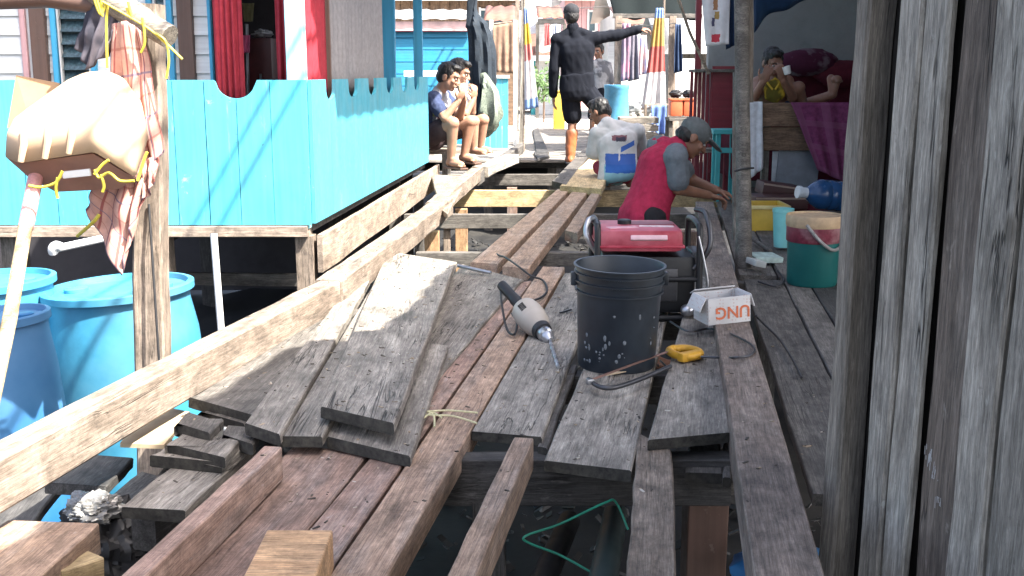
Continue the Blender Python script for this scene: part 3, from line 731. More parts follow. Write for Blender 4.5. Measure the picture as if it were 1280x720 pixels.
# side awning of that house, over the walk
mb = MB(); n = 40
for j in range(2):
    for i in range(n+1):
        Y = 5.3+4.7*i/n; mb.v.append(V(C0.x+dR.x*(Y-YF)+(0 if j == 0 else 1.10), Y, (2.62 if j == 0 else 2.44)+.012*math.sin(i*2.2)))
for i in range(n): mb.f.append((i, i+1, n+2+i, n+1+i))
o = obj('awning_sheet', mb, M['zinc'], house); sm = o.modifiers.new('thickness', 'SOLIDIFY'); sm.thickness = .004
cz0, cz1 = ZT-.14, 2.3
def vcloth(nm, px0, px1, Y, z0, z1, mat, parent, nf, fold, seed, nu=40):
    a, b = Q(px0, 60, Y).x, Q(px1, 60, Y).x
    return cloth(nm, [V(a, Y, z1), V(b, Y, z1)], [V(a, Y, z0), V(b, Y, z0)], mat, parent, nu=nu, nv=10, nf=nf, fold=fold, seed=seed)
Yc = YF+.3
cu = thing('red_curtain', 'red curtain gathered at the left of the open doorway, above the front railing', 'curtain', V(Q(286,60,Yc).x, Yc, ZT-.2), 'red door curtains')
vcloth('panel', 268, 304, Yc, ZT-.2, 2.38, M['redc'], cu, 5, .012, 1)
cu = thing('red_curtain', 'narrow red curtain strip beside the pale corner post', 'curtain', V(Q(351,60,Yc).x, Yc, ZT-.1), 'red door curtains')
vcloth('panel', 346, 360, Yc, ZT-.1, 2.38, M['redc'], cu, 2, .012, 2)
cu = thing('red_curtain', 'red curtain right of the pale corner post, behind the receding railing', 'curtain', onR(5.7, .1, ZT-.2), 'red door curtains')
cloth('panel', [onR(5.5, .05, 2.38), onR(ry(424), .05, 2.38)], [onR(5.5, .05, ZT-.2), onR(ry(424), .05, ZT-.2)], M['redc'], cu, nu=40, nv=8, nf=6, fold=.010, seed=3)
bar('edge', onR(ry(424)+.03, .05, ZT-.2), onR(ry(424)+.03, .05, 2.38), .03, .03, M['brownp'], cu, side=V(1,0,0))
cu = thing('grey_curtain', 'grey ribbed cloth closing the porch side above the receding railing', 'curtain', onR(6.8, .13, ZT-.2))
cloth('panel', [onR(ry(427), .06, 2.38), onR(ry(492), .06, 2.38)], [onR(ry(427), .06, ZT-.2), onR(ry(492), .06, ZT-.2)], M['greyc'], cu, nu=120, nv=6, nf=17, fold=.007, seed=4, wob=.004)
# things in the dark doorway
cab = thing('red_cabinet', 'dark red cabinet inside the dark doorway', 'cabinet', Q(328, 120, 7.6))
obj('body', MB().box(Q(329, 95, 7.7), (.2, .35, .5), bev=.008), plain('dark_red_lacquer', (.12, .02, .02), .4), cab)
obj('body', MB().box(Q(329, 150, 7.7), (.2, .34, .35)), M['dark'], cab)
obj('handle', MB().box(Q(326, 98, 7.5)+V(0,0,0), (.012, .02, .06)), M['steel'], cab)
cl = thing('pink_cloth', 'pink cloth hanging at the edge of the dark doorway', 'cloth', Q(307, 65, 7.0)); cloth('cloth', [Q(302,44,7.0), Q(313,44,7.0)], [Q(303,66,7.0), Q(312,66,7.0)], fabric('pink_cloth', (.62, .14, .26)), cl, 12, 8, .012, 2)
cl = thing('olive_cloth', 'olive cloth hanging high in the dark doorway', 'cloth', Q(312, 30, 7.2)); cloth('cloth', [Q(303,4,7.2), Q(318,4,7.2)], [Q(305,27,7.2), Q(316,27,7.2)], fabric('olive_cloth', (.22, .2, .1)), cl, 12, 8, .012, 2)
mb = MB(); mb.tube([Q(308,30,7.1), Q(310,160,7.1)], .012, 10); solo('steel_pole', 'thin steel pole standing in the dark doorway', 'pole', mb, M['steel'])
solo('paper_stack', 'crumpled white paper on top of the red cabinet', 'paper', lump(Q(329,42,7.6), .05, 6, .5, (1.2, 1, .5)), M['pvc'])

# ------------------------------------------------------------------ in front of the house
def drum(px0, px1, py, Y, label, mat, lean=(0, 0), h=.9, open_top=False):
    c = Q((px0+px1)/2, py, Y); r = (px1-px0)/2*Y/FPX
    ax = V(lean[0], lean[1], 1).normalized(); base = c-ax*h
    t = thing('plastic_drum', label, 'drum', base, 'blue plastic drums beside the house')
    pr = [(r*.86, 0), (r*.93, .02), (r*1.0, h*.25), (r*1.04, h*.5), (r*1.0, h*.78), (r*.93, h*.92), (r*.93, h-.035), (r*1.0, h-.03), (r*1.0, h-.004), (r*.97, h)]
    if open_top: pr += [(r*.91, h), (r*.88, h-.06), (r*.88, h*.35), (.001, h*.35)]
    else: pr += [(r*.92, h), (r*.9, h-.022), (r*.5, h-.018), (.001, h-.016)]
    obj('body', MB().lathe(pr, base, ax, 48), mat, t)
    if not open_top:
        e = ax.cross(V(0,1,0)).normalized()
        for s_ in (-1, 1):
            cc = base+ax*(h-.018)+e*r*.58*s_
            obj('bung_cap', MB().lathe([(r*.16, 0), (r*.16, .012), (r*.12, .016), (.001, .016)], cc, ax, 20), mat, t)
    return t
drum(54, 241, 356, 4.42, 'light blue drum behind the beige post, its lid half in sun', M['drum'], (-.05, .0))
drum(-70, 60, 392, 3.75, 'darker blue drum at the left edge, lowest of the three', M['drumd'], (-.06, 0))
drum(-95, 66, 348, 4.35, 'blue drum at the left edge behind the darker one', M['drum'], (-.04, .0))
tag(bar('beige_post', V(Q(176,300,3.55).x-.03, 3.55, MUDZ-.06), Q(184,5,3.55), .098, .085, M['pale'], side=V(1,0,.06), n=12, jit=.004, bev=.008), 'beige post in front of the light blue drum, striped cloth hung on it', 'post')
mb = MB(); mb.tube(spline([Q(115,-18,3.5), Q(150,8,3.48), Q(185,30,3.45), Q(212,46,3.42)], 5), [.045]*4+[.042]*6+[.036]*6, 14)
solo('cross_pole', 'grey round pole lashed across the top of the beige post', 'pole', mb, M['post'])
mb = MB(); mb.tube([Q(-60,2,3.6), Q(60,-2,3.55), Q(150,10,3.5)], .03, 10); solo('brown_pole', 'reddish brown pole along the upper left edge of the picture', 'pole', mb, M['brownp'])
t = thing('yellow_rope', 'yellow rope lashing the round pole at the top of the post', 'rope', Q(190,60,3.4))
for pts in ([(118,0),(126,18),(134,4),(133,30),(134,85)], [(128,2),(180,32),(205,52),(228,74)], [(195,42),(207,52),(211,75),(208,98)], [(160,2),(165,24),(158,10)], [(178,22),(181,52),(176,66)], [(120,-4),(128,20),(126,-6)]):
    mb = MB(); mb.tube(spline([Q(a, b, 3.38+.004*i) for i, (a, b) in enumerate(pts)], 6), .004, 6); obj('strand', mb, M['rope'], t)
# striped sarong and dark shirt over the pole
M['sarong'] = fabric('plaid_sarong', (.58, .34, .28), stripes=[('u', 7, .16, (.30, .07, .07), .8), ('u', 3.5, .05, (.1, .09, .12), .8), ('v', 6, .10, (.36, .12, .1), .55), ('v', 3, .05, (.16, .16, .24), .7)])
t = thing('striped_sarong', 'faded red striped cloth draped down the beige post', 'cloth', Q(175,340,3.48))
cloth('cloth', [Q(138,30,3.46), Q(160,26,3.42), Q(182,40,3.44)], [Q(128,235,3.5), Q(168,232,3.44), Q(200,190,3.46)], M['sarong'], t, 60, 40, .014, 4, seed=8, wob=.03)
cloth('cloth', [Q(128,215,3.5), Q(160,215,3.45), Q(194,215,3.45)], [Q(112,262,3.5), Q(150,345,3.42), Q(166,285,3.44)], M['sarong'], t, 40, 30, .014, 3, seed=9, wob=.03)
cloth('cloth', [Q(176,200,3.46), Q(198,195,3.46)], [Q(180,250,3.44), Q(193,228,3.44)], M['sarong'], t, 20, 14, .014, 2, seed=12, wob=.02)
t = thing('grey_shirt', 'dark grey garment bundled over the pole behind the striped cloth', 'cloth', Q(125,60,3.5))
cloth('cloth', [Q(112,6,3.52), Q(132,2,3.46), Q(152,14,3.46)], [Q(98,62,3.52), Q(110,88,3.46), Q(138,62,3.47)], fabric('dark_grey_cloth', (.12, .11, .13), (.045, .045, .06)), t, 40, 24, .012, 4, seed=10, wob=.02)
# cut jerrycan on a stick
t = thing('cut_jerrycan', 'cream cut open jerrycan tied upside down to a long stick with yellow rope', 'container', Q(50,240,3.3))
YB = 3.3
def jq(px, py, dy=0): return Q(px, py, YB+dy)
# silhouette: front face (ribbed, lower) and sloped top
front_t = [jq(8,166), jq(30,158), jq(75,150), jq(112,153,-.02), jq(150,178,-.02), jq(176,150,.0)]
mb = MB()
L = [ # rings from the opening (bottom) to the raised bottom of the can (top)
 [jq(6,196), jq(24,204,-.05), jq(118,190,-.06), jq(170,222,-.02), jq(186,170,.1), jq(140,160,.26), jq(60,150,.26), jq(14,164,.12)],
 [jq(8,166), jq(24,172,-.05), jq(112,158,-.06), jq(166,200,-.02), jq(182,148,.1), jq(146,140,.26), jq(66,132,.26), jq(16,148,.12)],
 [jq(22,152), jq(34,158,-.04), jq(112,140,-.05), jq(160,176,-.01), jq(178,128,.1), jq(148,118,.24), jq(76,116,.24), jq(30,138,.12)],
 [jq(74,108,.02), jq(80,112,0), jq(118,98,-.02), jq(152,112,.02), jq(156,98,.1), jq(140,90,.2), jq(106,90,.2), jq(84,100,.12)],
 [jq(96,98,.06), jq(100,98,.05), jq(118,92,.04), jq(140,96,.06), jq(142,92,.1), jq(134,89,.14), jq(114,89,.14), jq(100,94,.1)]]
for r_ in L: mb.v += r_
for i in range(4):
    for k in range(8): mb.f.append((i*8+k, i*8+(k+1) % 8, (i+1)*8+(k+1) % 8, (i+1)*8+k))
mb.f.append(tuple(32+k for k in range(8)))
o = obj('shell', mb, M['cream'], t, angle=30)
md = o.modifiers.new('round', 'BEVEL'); md.width = .009; md.segments = 2; md.limit_method = 'ANGLE'; md.angle_limit = R(18)
md = o.modifiers.new('thickness', 'SOLIDIFY'); md.thickness = .006; md.offset = -1
for (a, b) in ((24, 172), (54, 168), (84, 162)):        # moulded ribs
    mb = MB(); mb.tube([jq(a+4, b-10, -.045), jq(a+6, b+8, -.058), jq(a+2, b+30, -.056)], [.006, .011, .009], 8); obj('rib', mb, M['cream'], t)
mb = MB(); mb.prism([jq(8,197,.01), jq(26,204,-.03), jq(116,192,-.04), jq(168,223,-.0), jq(150,236,.06), jq(70,240,.06), jq(36,222,.03)], (0, .05, .02)); obj('inner_face', mb, M['creamd'], t)
mb = MB(); mb.box((jq(96,217,-.02)), (.085, .012, .022), Euler((0, R(-6), 0)), bev=.004); obj('label_strip', mb, M['pvc'], t)
mb = MB(); mb.tube([Q(46,214,3.34), Q(41,240,3.3), Q(32,285,3.22)], .022, 12); obj('taped_grip', mb, plain('red_and_white_tape', (.62, .30, .28), .5, 0, .4, 40), t)
mb = MB(); mb.tube([Q(32,283,3.22), Q(12,400,3.0), Q(-22,560,2.72)], .020, 12); obj('stick', mb, M['yellow'], t)
for pts in ([(36,232),(52,234),(70,228),(78,214)], [(118,212),(124,222),(136,216),(150,226),(168,226)], [(118,218),(128,206),(136,200)], [(126,218),(130,232),(128,240)], [(72,222),(70,236),(72,248)], [(172,226),(180,200),(184,190)]):
    mb = MB(); mb.tube(spline([Q(a, b, 3.215) for (a, b) in pts], 6), .0045, 6); obj('rope', mb, M['rope'], t)
t = solo('cardboard_flap', 'brown cardboard piece standing behind the cream jerrycan', 'cardboard', MB().prism([Q(9,160,3.55), Q(20,94,3.62), Q(74,104,3.6), Q(70,125,3.56), Q(40,160,3.53)], (0, .008, 0)), M['card'])
mb = MB(); mb.tube(spline([Q(97,295,3.5), Q(105,288,3.47), Q(118,276,3.44), Q(124,268,3.44)], 4), .006, 8); solo('rope_end', 'stiff yellow rope end pointing down below the striped cloth', 'rope', mb, M['rope'])
t = thing('pvc_pipe', 'white plastic pipe with an elbow in the dark under the house', 'pipe', Q(100,305,5.0))
mb = MB(); mb.tube([Q(70,311,5.0), Q(134,297,5.2)], .018, 12); obj('tube', mb, M['pvc'], t)
mb = MB(); mb.tube(spline([Q(67,316,4.99), Q(66,311,4.98), Q(70,307,4.98), Q(76,309,4.99)], 4), .022, 12); obj('elbow', mb, M['pvc'], t)
mb = MB(); mb.tube([Q(267,292,5.3), Q(277,420,5.25), Q(284,540,5.2)], .017, 10); solo('thin_white_pole', 'thin white pole standing under the turquoise house edge', 'pole', mb, M['pvc'])
mb = MB(); mb.tube([Q(186,255,3.5), Q(189,300,3.48), Q(199,452,3.46)], .004, 6); solo('hanging_string', 'thin dark cord hanging down the right side of the beige post', 'cord', mb, M['rubber'])

# two cables high above the walk (their shadows fall on the railing)
for (x, lb) in ((.23, 'upper overhead cable running above the walk'), (.36, 'lower overhead cable running above the walk')):
    mb = MB(); mb.tube([V(x, -3, 3.25), V(x-.02, 4, 3.2), V(x+.05, 12, 3.25), V(x+.2, 40, 3.9)], .013, 8); solo('overhead_cable', lb, 'cable', mb, M['rubber'], group='overhead cables')

# ================================================================== RIGHT SIDE
# near plank wall: stands at an angle to the walk, coming towards the viewer
wall = thing('plank_wall', 'tall weathered plank wall filling the right edge of the picture', 'wall', (.95, 2.5, MUDZ))
A0 = Q(1080, 360, 2.36); A0.z = 0
wd = V(.40, -1, 0).normalized(); wn_ = V(-wd.y, wd.x, 0)      # along the wall; wn_ points behind it
def wp(s_, out=0.0): return A0 + wd*s_*.86 - wn_*out*.86
LEAN = V(.006, 0, 0)
def upright(nm, s0, s1, out, th, mat, z0=-.75, z1=2.35, lean=.0, n=14, jit=.004):
    a = wp((s0+s1)/2, out); b = a + wd*lean
    return bar(nm, V(a.x, a.y, z0), V(b.x, b.y, z1), (s1-s0)*.86, th, M[mat], wall, side=wd, n=n, jit=jit, bev=.006)
upright('corner_post', -.068, -.008, .012, .07, 'post', lean=.045, jit=.007)
upright('gap_shade_board', -.025, .075, -.045, .02, 'gapshade')  # near-black board filling the recess beside the post
for k_ in range(9): upright('gap_shade_board', .076+.1*k_, .172+.1*k_, -.052, .02, 'gapshade')  # dark row added behind the wall so its gaps look shaded
upright('board', 0.058, 0.138, .01, .025, 'wall', lean=.04)
upright('board', 0.140, 0.222, .006, .024, 'wall', lean=.04)
upright('board', 0.238, 0.348, -.012, .024, 'wallb', lean=.04)
upright('board', 0.356, 0.462, .008, .026, 'wall', lean=.04)
upright('board', 0.468, 0.580, .004, .026, 'wall', lean=.04)
upright('board', 0.586, 0.700, .006, .026, 'wall', lean=.04)
upright('board', 0.705, 0.820, .0, .026, 'wall', lean=.04)
upright('board', 0.825, 0.940, .005, .026, 'wall', lean=.04)
for z in (-.3, .75, 1.9): bar('rail', wp(.02, -.085)+V(0,0,z), wp(.95, -.085)+V(0,0,z), .05, .07, M['wet'], wall)
mb = MB(); rr = random.Random(2); zs = Q(1150, 580, 2.2).z
for k in range(34):
    f_ = rr.random(); a = wp(.262+.05*f_+rr.uniform(-.008, .008), .0035); ln_ = rr.uniform(.008, .03)
    mb.box(V(a.x, a.y, zs+.055-.10*f_+rr.uniform(-.012, .012)), (.0012, .0008, ln_), Euler((0, rr.uniform(-.1, .1), math.atan2(wd.y, wd.x))))
tag(obj('chalk_scratch', mb, plain('chalk', (.42, .42, .41), .9), wall), kind='stuff')
# roof over the stall: corrugated sheet whose eave shades the walk
roof = thing('stall_roof', 'corrugated sheet roof over the right hand stalls and the near walk', 'roof', (1.2, 4, 2.35))
def eave(y): return .40+.2*(y-1.6) if y < 2.75 else .93+.15*(y-3.1)
mb = MB(); n = 150; y0, y1 = -4.5, 9.6
for j in range(2):
    for i in range(n+1):
        y = y0+(y1-y0)*i/n; x = eave(y) + (0 if j == 0 else 4.4)
        wob = .04*noise.noise(V(y*1.4, 0, 5)) if j == 0 else 0
        mb.v.append(V(x+wob, y, (2.35 if j == 0 else 3.1)+.018*math.sin(i*2.0)))
for i in range(n): mb.f.append((i, i+1, n+2+i, n+1+i))
o = obj('sheet', mb, M['zinc'], roof); sm = o.modifiers.new('thickness', 'SOLIDIFY'); sm.thickness = .004
for (ya, yb) in ((-4.4, 2.7), (2.8, 9.5)): bar('eave_batten', V(eave(ya)+.05, ya, 2.30), V(eave(yb)+.05, yb, 2.30), .05, .07, M['post'], roof)
for y in (-3, -1, 1, 3, 5, 7, 9): bar('rafter', V(eave(y)+.06, y, 2.30), V(eave(y)+4.2, y, 3.02), .05, .08, M['greyd'], roof)

# the stall's front post and its strut
pb = P(931, 332, 0); t = thing('stall_post', 'weathered round post at the front corner of the stall', 'post', pb)
mb = MB(); mb.tube([pb+V(0,0,-.1), Q(930,250,5.62), Q(928,120,5.62), Q(927,-5,5.62), V(Q(927,0,5.62).x+.01, 5.62, 2.3)], [.043, .040, .037, .037, .036], 14)
mb.v = [v+V(.006*noise.noise(v*6), .006*noise.noise(v*6+V(9, 0, 0)), 0) for v in mb.v]
obj('pole', mb, M['greyd'], t)
bar('side_lath', Q(918,300,5.75), Q(919,90,5.8), .022, .03, M['greyd'], t, side=V(1,0,0))
bar('side_lath', Q(938,128,5.66), Q(938,-5,5.66), .025, .03, M['wallb'], t, side=V(1,0,0))
mb = MB(); mb.tube(spline([Q(918,214,5.57), Q(930,211,5.56), Q(942,210,5.58)], 4), .006, 6); obj('tie', mb, M['rubber'], t)
# back wall and side of the stall
st = thing('stall_shelter', 'dim open stall with grey concrete back wall behind the weathered post', 'stall', (2.0, 9.5, 0))
mb = MB(); mb.box(((Q(886,60,9.6).x+3.1)/2, 9.65, .9), (3.1-Q(886,60,9.6).x, .1, 2.6)); obj('back_wall', mb, M['concrete'], st)
mb = MB(); mb.box((3.1, 7.2, .9), (.08, 5.0, 2.6)); obj('side_wall', mb, M['concrete'], st)
t = thing('blue_tarpaulin', 'dark blue tarpaulin sagging under the stall roof', 'tarpaulin', Q(970,20,6.3))
cloth('sheet', [V(Q(940,0,6.2).x, 6.2, 1.75), V(Q(1090,0,6.2).x, 6.2, 1.8)], [Q(941,36,6.4), Q(985,12,6.4), Q(1020,-8,6.5), Q(1090,-20,6.6)], fabric('dark_blue_tarp', (.012, .035, .085), rough=.5), t, 40, 14, .02, 3, seed=5, wob=.05)
# counter
YC = 7.9
ct = thing('wooden_counter', 'brown wooden counter front below the seated person in the stall', 'counter', Q(980,240,YC))
def vboard(nm, x0, y0, x1, y1, Y, mat, parent, th=.025):
    a, b = Q(x0, (y0+y1)/2, Y), Q(x1, (y0+y1)/2, Y); h = Q(x0, y0, Y).z-Q(x0, y1, Y).z
    return bar(nm, a, b, th, h, M[mat], parent, n=6)
M['brownw'] = wood('brown_plywood', (.16, .10, .065), (.27, .175, .115), crack=.2, var=.1)
vboard('board', 951, 129, 1062, 158, YC, 'brownw', ct); vboard('board', 951, 159, 1062, 188, YC+.02, 'brownw', ct)
bar('top', Q(936,129,YC+.2)+V(0,0,-.015), Q(1066,129,YC+.2)+V(0,0,-.015), .42, .028, M['brownw'], ct)
for px in (957, 1058): a = Q(px, 180, YC+.05); bar('leg', V(a.x, a.y, 0), V(a.x, a.y, Q(px,131,YC+.05).z), .05, .05, M['greyd'], ct, side=V(1,0,0))
mb = MB(); a = Q(997,212,YC+.06); mb.box(a, (.30, .02, .30), Euler((0, R(4), 0)), bev=.004); solo('grey_board', 'grey sheet leaning under the wooden counter', 'panel', mb, plain('grey_blue_sheet', (.15, .17, .20), .6))
mb = MB(); mb.box(Q(972,210,YC+.08), (.08, .02, .24), bev=.003); solo('pale_board', 'narrow pale sheet beside the grey one under the counter', 'panel', mb, plain('pale_blue_sheet', (.42, .46, .5), .6))
t = thing('white_towel', 'white towel hanging from the left end of the counter', 'cloth', Q(944,222,YC-.06))
cloth('towel', [Q(934,127,YC-.06), Q(953,127,YC-.06)], [Q(937,224,YC-.08), Q(954,210,YC-.07)], fabric('white_towel', (.58, .6, .64)), t, 20, 20, .008, 2, seed=2)
M['purple'] = fabric('purple_patterned_cloth', (.15, .035, .095), stripes=[('u', 2, .3, (.20, .07, .14), .6), ('v', 3, .25, (.20, .07, .14), .5)], var=.3)
t = thing('purple_cloth', 'purple patterned cloth hanging over the right of the counter', 'cloth', Q(1030,226,YC-.08))
cloth('cloth', [Q(988,128,YC-.06), Q(1062,128,YC-.06)], [Q(1022,212,YC-.1), Q(1064,232,YC-.08)], M['purple'], t, 40, 24, .014, 3, seed=6)
# dark red sofa with cushions behind the counter
so = thing('red_sofa', 'dark red sofa in the shade of the stall', 'sofa', Q(1015,160,9.0))
M['sofa'] = fabric('dark_red_upholstery', (.085, .012, .022)); M['sofap'] = fabric('patterned_dark_cushion', (.06, .012, .03), (.14, .10, .12))
obj('seat', MB().box((Q(1000,130,8.75).x, 8.75, .33), (1.15, .7, .36), bev=.05), M['sofa'], so)
obj('backrest', MB().box((Q(1030,130,9.2).x, 9.22, .62), (.95, .2, .66), bev=.06), M['sofa'], so)
mb = lump(Q(1008,78,9.0), .26, 3, .12, (1.0, .5, .42), 3); obj('cushion', mb, M['sofap'], so)
mb = lump(Q(1052,92,9.0), .22, 5, .12, (1.0, .5, .5), 3); obj('cushion', mb, M['sofa'], so)
# things on the stall floor
def crate(nm, label, px0, px1, pyt, pyb, Y, mat, dep=.28, lid=None):
    a, b = Q(px0, pyb, Y), Q(px1, pyb, Y); h = Q(px0, pyt, Y).z-a.z
    z0 = a.z; t = thing(nm, label, 'box', V((a.x+b.x)/2, Y+dep/2, z0))
    w = b.x-a.x; c = V((a.x+b.x)/2, Y+dep/2, z0+h/2)
    m = MB()
    m.box(c+V(0,0,-h/2+.006), (w*.92, dep*.92, .012)); 
    for sx in (-1, 1): m.box(c+V(sx*(w/2-.008), 0, 0), (.012, dep, h), bev=.003)
    for sy in (-1, 1): m.box(c+V(0, sy*(dep/2-.008), 0), (w-.026, .012, h), bev=.003)
    obj('body', m, mat, t)
    m = MB()
    for sy in (-1, 1): m.box(c+V(0, sy*(dep/2+.002), h/2-.012), (w+.02, .02, .022), bev=.004)
    for sx in (-1, 1): m.box(c+V(sx*(w/2+.002), 0, h/2-.0125), (.02, dep-.018, .021), bev=.004)
    obj('rim', m, lid or mat, t); return t
crate('yellow_box', 'yellow plastic box on the stall floor behind the weathered post', 938, 985, 257, 290, 6.9, M['yelpl'], lid=plain('pale_yellow_plastic', (.66, .55, .25), .5))
def dbox(label, px0, px1, pyt, pyb, Y, rz):
    a, b = Q(px0, pyb, Y), Q(px1, pyb, Y); h = Q(px0, pyt, Y).z-a.z; c = V((a.x+b.x)/2, Y+.12, a.z+h/2)
    t = thing('dark_red_case', label, 'case', V(c.x, c.y, a.z), 'dark red cases under the counter'); E = Euler((0, rz, 0))
    obj('body', MB().box(c, (b.x-a.x, .24, h), E, bev=.008), plain('dark_maroon_board', (.05, .014, .014), .45), t)
    mm = E.to_matrix(); obj('edge_trim', MB().box(c+mm @ V(0, -.1225, h/2-.012), ((b.x-a.x)*.98, .006, .012), E), plain('pale_trim', (.3, .22, .18), .5), t)
dbox('dark red flat case lying tilted under the counter', 953, 1002, 231, 247, 7.5, R(8)); dbox('lower dark red case on the floor under the counter', 944, 1010, 246, 262, 7.3, 0)
t = thing('floor_cloth', 'rumpled dark bedding on the floor under the counter', 'bedding', Q(965,275,7.3))
obj('bundle', lump(Q(985,262,7.5), .2, 14, .3, (1.4, .7, .5), 4), M['sofa'], t)
# water jar
a = Q(1030,262,6.6); t = thing('water_jug', 'blue water jug with clear neck behind the green bucket', 'jug', V(a.x, a.y, 0))
ax = V(-1, -.2, .12).normalized(); r = .09
b0_ = V(a.x+.12, a.y, Q(1030,246,6.6).z)
obj('body', MB().lathe([(.001, 0), (r*.9, 0), (r, .02), (r, .05), (r*.93, .06), (r, .07), (r, .11), (r*.93, .12), (r, .13), (r, .17), (r*.7, .22), (r*.35, .25)], b0_, ax, 32), plain('clear_blue_plastic', (.012, .055, .15), .2), t)
obj('neck', MB().lathe([(r*.35, .25), (r*.35, .29), (r*.42, .29), (r*.42, .31), (.001, .31)], b0_, ax, 24), plain('clear_neck_plastic', (.5, .55, .6), .2), t)
obj('stand', MB().box(V(b0_.x-.08, b0_.y, (b0_.z-r)/2), (.3, .16, b0_.z-r-.005), bev=.01), M['greyd'], t)
# mint bucket and green bucket
def pail(nm, label, px0, px1, py_t, py_b, Y, mat, extra=None, flare=1.0):
    r = (px1-px0)/2*Y/FPX; cx = Q((px0+px1)/2, py_b, Y).x; h = Q(px0, py_t, Y).z-Q(px0, py_b, Y).z; z0 = Q(px0, py_b, Y-r).z
    z0 = 0.0 if abs(z0) < .12 else z0
    t = thing(nm, label, 'bucket', V(cx, Y, z0))
    rb = r*flare
    obj('body', MB().lathe([(rb*.94, 0), (rb*.98, .012), (r*.99, h*.9), (r*1.03, h*.91), (r*1.03, h), (r*.97, h), (rb*.94, .03), (.001, .03)], V(cx, Y, z0), None, 40), mat, t)
    return t, V(cx, Y, z0), r, h
t, c, r, h = pail('mint_bucket', 'small mint bucket between yellow box and green bucket', 964, 990, 262, 310, 6.15, M['mint'], flare=.8)
t, c, r, h = pail('green_bucket', 'large green bucket with a tan and maroon wrapped rim on the stall floor', 981, 1048, 268, 352, 5.05, M['green'], flare=.95)
obj('wrapped_rim', MB().lathe([(r*1.035, h*.86), (r*1.06, h*.88), (r*1.07, h*1.0), (r*1.03, h*1.03), (r*.98, h*1.0)], c, None, 40), plain('tan_tape', (.42, .30, .18), .7, 0, .2, 30), t)
obj('label_band', MB().lathe([(r*1.005, h*.64), (r*1.022, h*.65), (r*1.035, h*.86), (r*1.0, h*.855)], c, None, 40), plain('maroon_label', (.16, .02, .04), .5, 0, .3, 40, .1, dirt=(.5, .45, .42), dirtf=.35), t)
mb = MB(); mb.tube(spline([c+V(-r*.55, -r*.92, h*.92), c+V(-.01, -r*1.1, h*.7), c+V(r*.45, -r*1.0, h*.56), c+V(r*.95, -r*.5, h*.6)], 6), .008, 8); obj('handle', mb, M['bag'], t)
# litter on the stall floor
def rod(px0, py0, px1, py1, z, r, mat, nm, lb): mb = MB(); mb.tube([P(px0, py0, z), P(px1, py1, z)], r, 8); return solo(nm, lb, 'rod', mb, mat)
rod(940,298,963,314,.02,.012,M['greyd'],'wood_stick','thin stick lying on the stall floor by the post')
t = thing('torn_carton', 'torn white and green carton on the stall floor beside the post', 'carton', P(950,328,0)); obj('flap', MB().box(P(955,322,.02), (.16, .12, .03), Euler((.1, .05, .3)), bev=.004), plain('white_green_carton', (.38, .5, .47), .7, 0, .3, 30), t); obj('flap', MB().box(P(945,328,.03), (.06, .12, .03), Euler((.0, .2, .2)), bev=.004), plain('pale_carton', (.45, .48, .46), .7), t)

# maroon kiosk in the middle distance
YM = 9.0
kk = thing('maroon_kiosk', 'maroon painted plank kiosk in front of the stall, red boards', 'kiosk', Q(895,225,YM))
for k in range(6):
    a, b = 869+k*4.6, 869+(k+1)*4.6-.6
    bar('board', V(Q((a+b)/2,0,YM+.0).x, YM+.12-.02*k, Q(880,238,YM).z), V(Q((a+b)/2,0,YM).x, YM+.12-.02*k, Q(880,89,YM).z), Q(b,0,YM).x-Q(a,0,YM).x, .02, M['maroon'], kk, side=V(1,0,0))
mb = MB(); mb.box(Q(907,150,YM), (Q(926,0,YM).x-Q(888,0,YM).x, .03, Q(900,93,YM).z-Q(900,226,YM).z)); obj('front_panel', mb, M['maroon'], kk)
mb = MB(); mb.box(Q(897,90,YM)+V(0,.1,.01), (.38, .34, .025), bev=.004); obj('shelf_top', mb, M['greyd'], kk)
bar('counter_board', Q(867,188,8.7), Q(912,187,8.85), .16, .03, M['grey'], kk)
for px in (871, 908): a = Q(px, 190, 8.78); bar('counter_leg', V(a.x, a.y, -.015), V(a.x, a.y, a.z), .04, .04, M['maroon'], kk, side=V(1,0,0))
bar('frame_post', Q(872,92,YM+.1), V(Q(872,90,YM).x, YM+.1, 2.2), .045, .045, M['maroon'], kk, side=V(1,0,0))
tb = thing('teal_bench', 'small teal painted bench in front of the maroon kiosk', 'bench', Q(903,222,8.5))
bar('seat', Q(889,164,8.45), Q(921,164,8.45), .22, .035, M['teal'], tb)
for (px, dy) in ((895, -.07), (917, -.07), (895, .08), (917, .08)):
    a = Q(px, 200, 8.45); bar('leg', V(a.x, 8.45+dy, 0), V(a.x, 8.45+dy, Q(px,166,8.45).z), .035, .03, M['teal'], tb, side=V(1,0,0))
bar('stretcher', Q(894,188,8.38), Q(919,188,8.38), .02, .04, M['teal'], tb)
# hanging calendar towel
a = Q(897,0,7.6)
t = thing('printed_towel', 'white towel with a red square and brown print hanging by the kiosk', 'cloth', Q(897,58,7.6))
cloth('towel', [Q(876,-22,7.6), Q(913,-22,7.6)], [Q(882,58,7.58), Q(911,55,7.58)], printed('printed_towel_cloth', (.62, .62, .63), [(-.02, .035, -.18, -.13, (.45, .01, .03)), (-.012, .02, .03, .10, (.30, .14, .05)), (-.012, .02, .13, .2, (.5, .05, .05)), (-.02, .0, -.08, -.02, (.05, .05, .12)), (.0, .03, -.03, .02, (.35, .22, .05))]), t, 20, 20, .006, 2, seed=3)
t = thing('navy_cloth', 'dark navy cloth hanging right of the printed towel', 'cloth', Q(914,60,7.7)); cloth('cloth', [Q(905,-20,7.7), Q(919,-20,7.7)], [Q(908,62,7.7), Q(919,56,7.7)], fabric('navy_cloth', (.015, .03, .07)), t, 12, 12, .01, 2)
